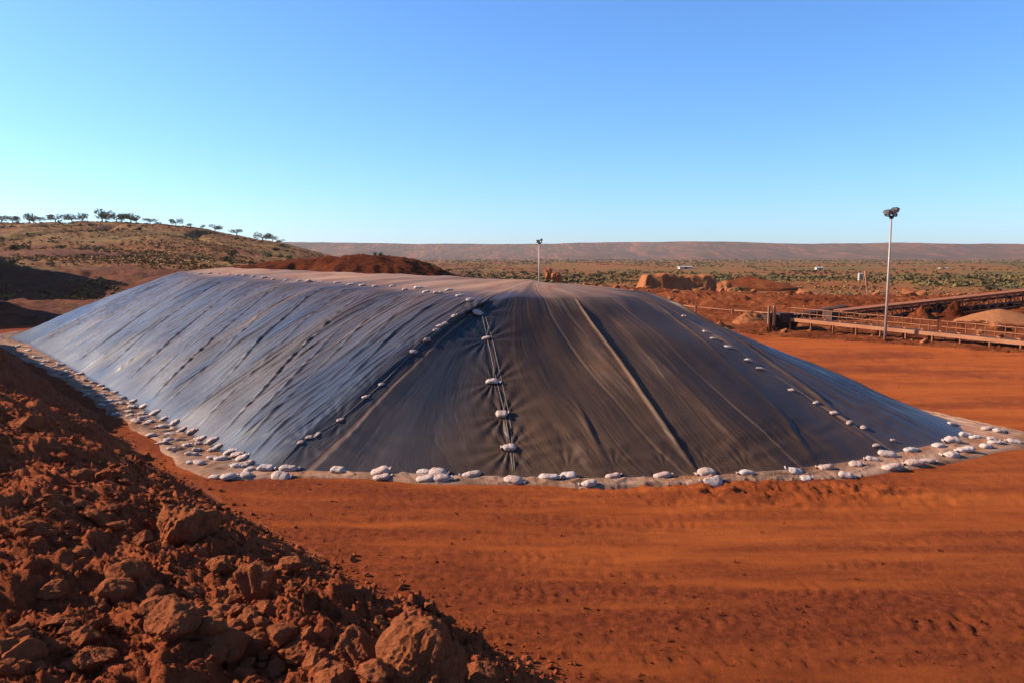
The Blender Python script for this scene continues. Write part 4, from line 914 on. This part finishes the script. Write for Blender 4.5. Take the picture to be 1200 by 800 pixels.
mound_px(1128, 383, 58, 52, 26, M['spoil'], "dark pile of spoil under the middle of the inclined conveyor", 5, jag=0.2)
mound_px(1088, 381, 58, 46, 20, M['bank'], "earth pile behind the low conveyor handrail, left of the spoil", 9, jag=0.2)
mound_px(1160, 366, 72, 60, 16, M['spoil'], "low spoil pile beyond the sand pile", 13, jag=0.15)
mound_px(905, 400, 55, 40, 18, M['bank'], "crumbly earth pile at the edge of the pad below the hopper", 17, jag=0.25)
mound_px(850, 398, 57, 60, 17, M['paleface'], "pale broken earth pile at the pad edge beside the stockpile", 21, jag=0.25)
mound_px(985, 400, 53, 60, 10, M['bank'], "low earth pile at the pad edge left of the mast", 25, jag=0.3)
mound_px(1085, 407, 51, 70, 8, M['spoil'], "dark rubble pile below the low conveyor right of the mast", 29, jag=0.35)
mound_px(1150, 411, 49, 66, 8, M['spoil'], "rough rubble pile below the low conveyor near the right edge", 33, jag=0.35)
mound_px(890, 339, 130, 120, 13, M['bank'], "long dark red earth heap beyond the cut bank", 37, jag=0.1)
mound_px(832, 359, 84, 120, 10, M['spoil'], "long dark red bank behind the rail fence", 41, jag=0.35)
mound_px(935, 354, 92, 90, 9, M['bank'], "low broken bank behind the feeder conveyors", 45, jag=0.4)
mound_px(975, 361, 78, 60, 10, M['spoil'], "dark broken mound beside the inclined conveyor's tail", 49, jag=0.4)
mound_px(884, 381, 61, 48, 12, M['paleface'], "pale crumbling mound left of the hopper", 53, jag=0.45)
mound_px(1060, 375, 63, 66, 9, M['bank'], "ragged mound between the two conveyors", 57, jag=0.4)
mound_px(1185, 353, 88, 90, 9, M['bank'], "distant broken bank above the inclined conveyor at the right edge", 61, jag=0.35)
mound_px(800, 374, 66, 46, 9, M['spoil'], "small dark mound beside the stockpile's right shoulder", 65, jag=0.4)
# the cut bank: a flat-topped block of earth with a steep sunlit face towards the camera
def cut_bank():
    a = at_depth(760, 344, 112); b = at_depth(840, 343, 112); n, m = 60, 22
    prof = [(0, 0), (0.35, 0.9), (0.55, 1.8), (0.75, 2.5), (1.0, 2.75), (2.5, 2.85), (6, 2.7), (9, 1.2), (12, -0.6)]
    u = np.linspace(-0.1, 1.04, n); pv = np.array([np.interp(np.linspace(0, 8, m), range(9), [q[k] for q in prof]) for k in (0, 1)]).T
    U, I = np.meshgrid(u, np.arange(m)); x = a[0] + (b[0] - a[0]) * U; y = a[1] + pv[I, 0] + 0.35 * perlin(x * 0.4, pv[I, 1] * 0.4) + 0.07 * ridged(x * 1.3, pv[I, 1] * 0.4, 3, 0.6); z = a[2] - 0.2 + pv[I, 1] * (1 - sstep(1.0, 1.04, U)) * sstep(-0.1, 0.0, U) * (1 + 0.12 * perlin(x * 0.5, 3.3)) + 0.2 * perlin(x * 1.1, y * 0.8)
    o = link("cut_bank", np_mesh("cut_bank", np.stack([x - a[0], y - a[1], z], -1).reshape(-1, 3), grid_faces(m, n)), M['paleface']); o.location = (a[0], a[1], 0)
    tag(o, "steep orange cut bank with sunlit face on the plain right of centre", "earth bank")
cut_bank()
ROCKY = [rock_mesh("rock", 400 + i, 3, 0.9, 0.9) for i in range(5)]
for m_ in ROCKY: m_.materials[0] = M['paleface']
rocks = [(848, 341, 108, 20, 1.2, "tallest pale rock"), (860, 344, 106, 18, 1.0, "broad pale rock"), (876, 346, 104, 14, .8, "low pale rock"), (832, 347, 105, 10, .8, "small pale rock"), (892, 346, 106, 13, .6, "flat pale rock"),
         (742, 342, 100, 10, .9, "orange rock"), (752, 346, 98, 12, .9, "reddish rock"), (764, 349, 96, 9, .8, "low rock"), (815, 349, 100, 7, .9, "tiny white rock"), (905, 346, 105, 12, .5, "slab of pale rock"), (642, 322, 125, 11, 1.6, "tall orange rock"), (652, 325, 122, 14, 1.1, "blocky orange rock")]
for i, (px, py, d, wp, hf_, nm) in enumerate(rocks):
    p = at_depth(px, py, d); wd = wp / FPX * d * 0.85; o = link("rock", ROCKY[i % 5]); o.location = p; o.scale = (wd, wd, wd * hf_); o.rotation_euler = (0, 0, i * 1.3)
    where = "beside the distant mast behind the stockpile" if px < 700 else ("just right of the stockpile's crest" if px < 800 else "in the rubble right of the cut bank")
    tag(o, "%s %s, %s from left" % (nm, where, nth(sorted([q[0] for q in rocks if (q[0] < 700) == (px < 700) and (q[0] < 800) == (px < 800)]).index(px))), "rock", "rocks around the cut bank")
# rubble along the foot of the bank
n = 2600; xq = RNG.uniform(9, 42, n); fy = np.interp(xq, FOOT[:, 0], FOOT[:, 1]); yq = fy + np.where(RNG.uniform(0, 1, n) < 0.55, RNG.normal(0.5, 0.8, n), RNG.uniform(2, 55, n)); zq = np.maximum(bank_z(xq, yq), ground_z(xq, yq)); wd = np.minimum(0.04 + 0.03 * RNG.pareto(2.0, n), 0.3)
joined("bank_rubble", SM1, np.stack([xq, yq, zq + wd * 0.1], -1), np.stack([wd, wd, wd * 0.8], -1), RNG.uniform(-3, 3, (n, 3)), M['bank'])["kind"] = "stuff"

n = 700; xq = RNG.uniform(8, 62, n); fy = np.interp(xq, FOOT[:, 0], FOOT[:, 1]); yq = fy + RNG.uniform(1.0, 62, n); keep_ = (perlin(xq * 0.16 + 2, yq * 0.12) > 0.0) & ~((np.abs(yq - 58) < 5) & (xq > 22)); xq, yq = xq[keep_], yq[keep_]
zq = np.maximum(bank_z(xq, yq), ground_z(xq, yq)); wd = np.minimum(0.22 + 0.16 * RNG.pareto(1.8, len(xq)), 1.5)
joined("broken_rock", SM2, np.stack([xq, yq, zq + wd * 0.15], -1), np.stack([wd * 1.3, wd, wd * 0.8], -1), np.stack([RNG.uniform(-.5, .5, len(xq)), RNG.uniform(-.5, .5, len(xq)), RNG.uniform(0, 6, len(xq))], -1), M['paleface'])["kind"] = "stuff"
# small sheds and tanks far out on the plain
def shed(px, py, d, w, h, label):
    p = at_depth(px, py, d); root = empty("shed", (p[0], p[1], p[2])); tag(root, label, "shed"); y1 = w * 0.8
    MB().raw([(-w / 2, 0, -1), (w / 2, 0, -1), (w / 2, y1, -1), (-w / 2, y1, -1), (-w / 2, 0, h), (w / 2, 0, h), (w / 2, y1, h), (-w / 2, y1, h)], [(0, 1, 5, 4), (1, 2, 6, 5), (2, 3, 7, 6), (3, 0, 4, 7)]).build("wall", M['white'], root)
    e = 0.06 * w; MB().raw([(-w / 2 - e, -e, h), (w / 2 + e, -e, h), (w / 2 + e, y1 + e, h), (-w / 2 - e, y1 + e, h), (-w / 2 - e, y1 / 2, h * 1.35), (w / 2 + e, y1 / 2, h * 1.35)], [(0, 1, 5, 4), (2, 3, 4, 5), (0, 4, 3), (1, 2, 5), (3, 2, 1, 0)]).build("roof", M['white'], root)
    MB().beam((0, -0.05, -0.5), (0, -0.05, h * 0.75), w * 0.25, 0.06, (0, 1, 0)).build("door", M['dark'], root)
shed(1009, 324, 190, 0.9, 0.6, "small white shed on the plain left of the tall mast")
shed(961, 316.5, 420, 3.6, 1.2, "distant low white shed farther out, left of the nearer shed")
shed(804, 315, 430, 7.0, 1.0, "long pale shed far out behind the cut bank")
shed(1107, 316.5, 430, 4.0, 0.9, "distant pale shed right of the tall mast")

# ------------------------------------------------------------------ trees, shrubs, scrub
def leaf_cloud(n, rx, rz, size, seed, shape="dome"):
    r = np.random.default_rng(seed); P = r.normal(size=(n, 3)); P /= np.linalg.norm(P, axis=1, keepdims=True)
    rad = r.uniform(0.25, 1.0, n) ** 0.45; k = 5 + seed % 3; cc = r.uniform(-0.6, 0.6, (k, 3)); cc[:, 2] = r.uniform(0.1, 0.75, k); ci = r.integers(0, k, n)
    c = cc[ci] + P * rad[:, None] * r.uniform(0.28, 0.46, k)[ci][:, None]
    c = c * np.array([rx, rx, rz]); c[:, 2] = np.maximum(c[:, 2], 0.02 * rz)
    a = r.normal(size=(n, 3)); a /= np.linalg.norm(a, axis=1, keepdims=True); b = np.cross(a, r.normal(size=(n, 3))); b /= np.linalg.norm(b, axis=1, keepdims=True)
    sz = size * r.uniform(0.5, 1.3, n)[:, None]
    v = np.stack([c - a * sz, c + b * sz * 0.6, c + a * sz, c - b * sz * 0.6], 1).reshape(-1, 3); f = np.arange(4 * n).reshape(n, 4)
    return v, f
def crown_mesh(name, seed, n=320, rx=1.5, rz=1.0, size=0.16, mat='leaf'):
    v, f = leaf_cloud(n, rx, rz, size, seed); m = np_mesh(name, v, f, False); m.materials.append(M[mat]); return m
TREES = []
for i in range(5):
    t = empty("tree", (0, 0, -1000)); r = random.Random(i); hh = 1.0 + 0.5 * r.random()
    tr = MB(); tr.tube([(0, 0, -0.4), (0.05, 0.02, hh * 0.5), (0.12 * r.uniform(-1, 1), 0, hh)], [0.15, 0.11, 0.08], 7)
    for k in range(5):
        a = k * 1.26 + r.random(); tr.tube([(0, 0, hh * 0.55 + k * 0.1), (0.8 * math.cos(a), 0.8 * math.sin(a), hh + 0.45), (1.3 * math.cos(a), 1.3 * math.sin(a), hh + 0.9)], [0.07, 0.045, 0.02], 5)
    tr.build("trunk", M['bark'], t, True)
    c = link("crown", crown_mesh("crown", 50 + i, 480, 2.5, 1.9, 0.17, 'leafg'), None, t); c.location = (0, 0, hh - 0.35)
    TREES.append(t)
ridge = [(2, .7), (15, .75), (19, .5), (34, .95), (39, .6), (47, .5), (65, .9), (84, .8), (97, .7), (120, 1.15), (124, .7), (137, .8), (143, .75), (153, .95), (160, .6), (176, .55), (206, .7), (223, .35), (238, .3), (252, .8), (277, .65), (308, .85), (312, .6), (319, .6), (329, .5)]
yy = np.linspace(200, 300, 120)
for i, (px, sc) in enumerate(ridge):
    tx = (px - 600) / FPX * 1.0; z = hill_z(tx * yy * 1.005, yy); j = int(np.argmax((z - CAM[2]) / yy)); y0 = yy[j] + 1.0
    x0 = tx * (y0 * math.cos(PITCH) - (z[j] - 5.5) * math.sin(PITCH))
    t = TREES[i] if i < 5 else copy_tree(TREES[i % 5]); t.location = (x0, y0, float(hill_z(np.array(x0), np.array(y0))) - 0.1); s = sc * 1.45; q_ = random.Random(i * 7).uniform(0.85, 1.45); t.scale = (s * q_, s * q_, s * random.Random(i * 3).uniform(0.8, 1.15)); t.rotation_euler = (0, 0, i * 1.9)
    tag(t, "%s flat-crowned tree on the hilltop skyline, %s from the left" % ("tiny" if sc < .5 else "small" if sc < .9 else "tall" if sc > 1.1 else "spreading", nth(i)), "tree", "trees along the hilltop")
SHR = [crown_mesh("shrub", 80 + i, 300, 1.2, 0.95, 0.13, ('leaf', 'leafd', 'leafg')[i % 3]) for i in range(6)]
def put_shrubs(pts, fmt, group):
    pts.sort(key=lambda p: to_px(np.array(p[:3]))[0])
    for i, (x, y, z, s) in enumerate(pts):
        o = link("shrub", SHR[(i * 5 + int(x)) % 6]); o.location = (x, y, z - 0.05); o.scale = (s * 1.15, s * 1.15, s * 0.9); o.rotation_euler = (0, 0, x * 3.1)
        tag(o, fmt % nth(i), "shrub", group)
pts = []
r = random.Random(5)
while len(pts) < 125:
    y = r.uniform(78, 225); x = r.uniform(-0.70, -0.28) * y; z = float(hill_z(np.array(x), np.array(y)))
    px, py = to_px(np.array([x, y, z]))
    if px < 0 or px > 345: continue
    if float(perlin(np.array(x * 0.05), np.array(y * 0.05))) < -0.15: continue
    pts.append((x, y, z, r.choice((0.35, 0.45, 0.6, 0.8, 1.1)) * (1.0 if y > 110 else 0.7)))
for px in (8, 26, 55, 74, 90, 106, 130, 166, 190, 215, 232, 264, 290, 300):
    y = 250 + r.uniform(-6, 6); x = (px - 600) / FPX * y; pts.append((x, y, float(hill_z(np.array(x), np.array(y))), r.uniform(0.5, 1.0)))
put_shrubs(pts, "olive shrub on the grassy hill, %s from the left edge", "shrubs on the hillside")
pts = []
while len(pts) < 120:
    y = r.uniform(105, 260); px = r.uniform(520, 1200); x = (px - 600) / FPX * y
    if y < 135 and 745 < px < 900: continue
    if float(perlin(np.array(x * 0.045), np.array(y * 0.03))) < 0.06: continue
    pts.append((x, y, float(ground_z(np.array(x), np.array(y))), r.choice((0.35, 0.45, 0.6, 0.8, 1.15))))
put_shrubs(pts, "dusty green shrub on the plain behind the stockpile, %s from the left", "shrubs on the plain")
pts = []
for px, py, d, s in ((1000, 350, 92, .9), (985, 350, 93, .8), (880, 347, 100, .9), (868, 343, 104, 1.0), (771, 351, 97, .6), (824, 349, 99, .7), (917, 350, 98, 1.0), (930, 351, 98, .7), (1025, 351, 92, .8), (440, 0, 108, .8), (420, 0, 108, .6), (470, 0, 104, .5), (330, 0, 112, .7)):
    p = at_depth(px, py, d); pts.append((p[0], p[1], p[2] if py else float(spoil_z(np.array(p[0]), np.array(d * 1.0))), s))
put_shrubs(pts, "dark shrub rooted in disturbed earth, %s from the left among those", "shrubs in disturbed earth")
# far scrub and grass: uncountable
tv, tf = [], []
T = [leaf_cloud(13, 1.1, 0.9, 0.40, 500 + i) for i in range(8)]
n = 13000; a = np.radians(RNG.uniform(-40, 40, n)); d = 170 * (2600 / 170) ** RNG.uniform(0, 1, n); x, y = d * np.sin(a), d * np.cos(a)
dens = 1.2 * perlin(x * 0.012, y * 0.006) + 0.9 * perlin(x * 0.04 + 3, y * 0.02); dens = dens + 0.45 * sstep(500, 1100, d); ok = (dens > RNG.uniform(-0.5, 0.45, n)) & ((x / y > -0.2) | (y > 400)); x, y, d = x[ok], y[ok], d[ok]
s = RNG.uniform(0.45, 1.15, len(x)) * np.clip(d / 600, 1, 2.4)
joined("far_scrub", T, np.stack([x, y, ground_z(x, y)], -1), np.stack([s * 1.4, s * 1.4, s * 0.95], -1), np.stack([0 * x, 0 * x, RNG.uniform(0, 6, len(x))], -1), M['leaf'])["kind"] = "stuff"
G = [leaf_cloud(9, 0.30, 0.32, 0.15, 600 + i) for i in range(6)]
n = 16000; y = 75 * (265 / 75) ** RNG.uniform(0, 1, n); x = RNG.uniform(-0.72, -0.18, n) * y; dens = perlin(x * 0.04, y * 0.05) + 0.6 * perlin(x * 0.15, y * 0.15); ok = dens > RNG.uniform(-0.4, 0.5, n); x, y = x[ok], y[ok]
s = RNG.uniform(0.5, 1.3, len(x))
joined("dry_grass", G, np.stack([x, y, hill_z(x, y)], -1), np.stack([s * 1.3, s * 1.3, s], -1), np.stack([0 * x, 0 * x, RNG.uniform(0, 6, len(x))], -1), M['straw'])["kind"] = "stuff"
n = 9000; y = 95 * (420 / 95) ** RNG.uniform(0, 1, n); x = RNG.uniform(-0.1, 0.72, n) * y; dens = perlin(x * 0.03, y * 0.03) + 0.5 * perlin(x * 0.12, y * 0.12); ok = dens > RNG.uniform(-0.2, 0.5, n); x, y = x[ok], y[ok]; s = RNG.uniform(0.5, 1.4, len(x))
joined("plain_grass", G, np.stack([x, y, ground_z(x, y)], -1), np.stack([s * 1.6, s * 1.6, s], -1), np.stack([0 * x, 0 * x, RNG.uniform(0, 6, len(x))], -1), M['straw'])["kind"] = "stuff"

# ------------------------------------------------------------------ haze
HAZE = 0.00005
if HAZE > 0:
    hz = MB().beam((0, -300, 45), (0, 7000, 45), 12000, 120).build("haze", None)
    hm_ = bpy.data.materials.new("thin_haze"); hm_.use_nodes = True; nt = hm_.node_tree; nt.nodes.remove(nt.nodes["Principled BSDF"])
    pv = nt.nodes.new("ShaderNodeVolumePrincipled"); pv.inputs["Color"].default_value = (0.86, 0.88, 0.95, 1); pv.inputs["Density"].default_value = HAZE; pv.inputs["Anisotropy"].default_value = 0.2
    nt.links.new(pv.outputs[0], nt.nodes["Material Output"].inputs["Volume"]); hz.data.materials.append(hm_); tag(hz, kind="stuff")
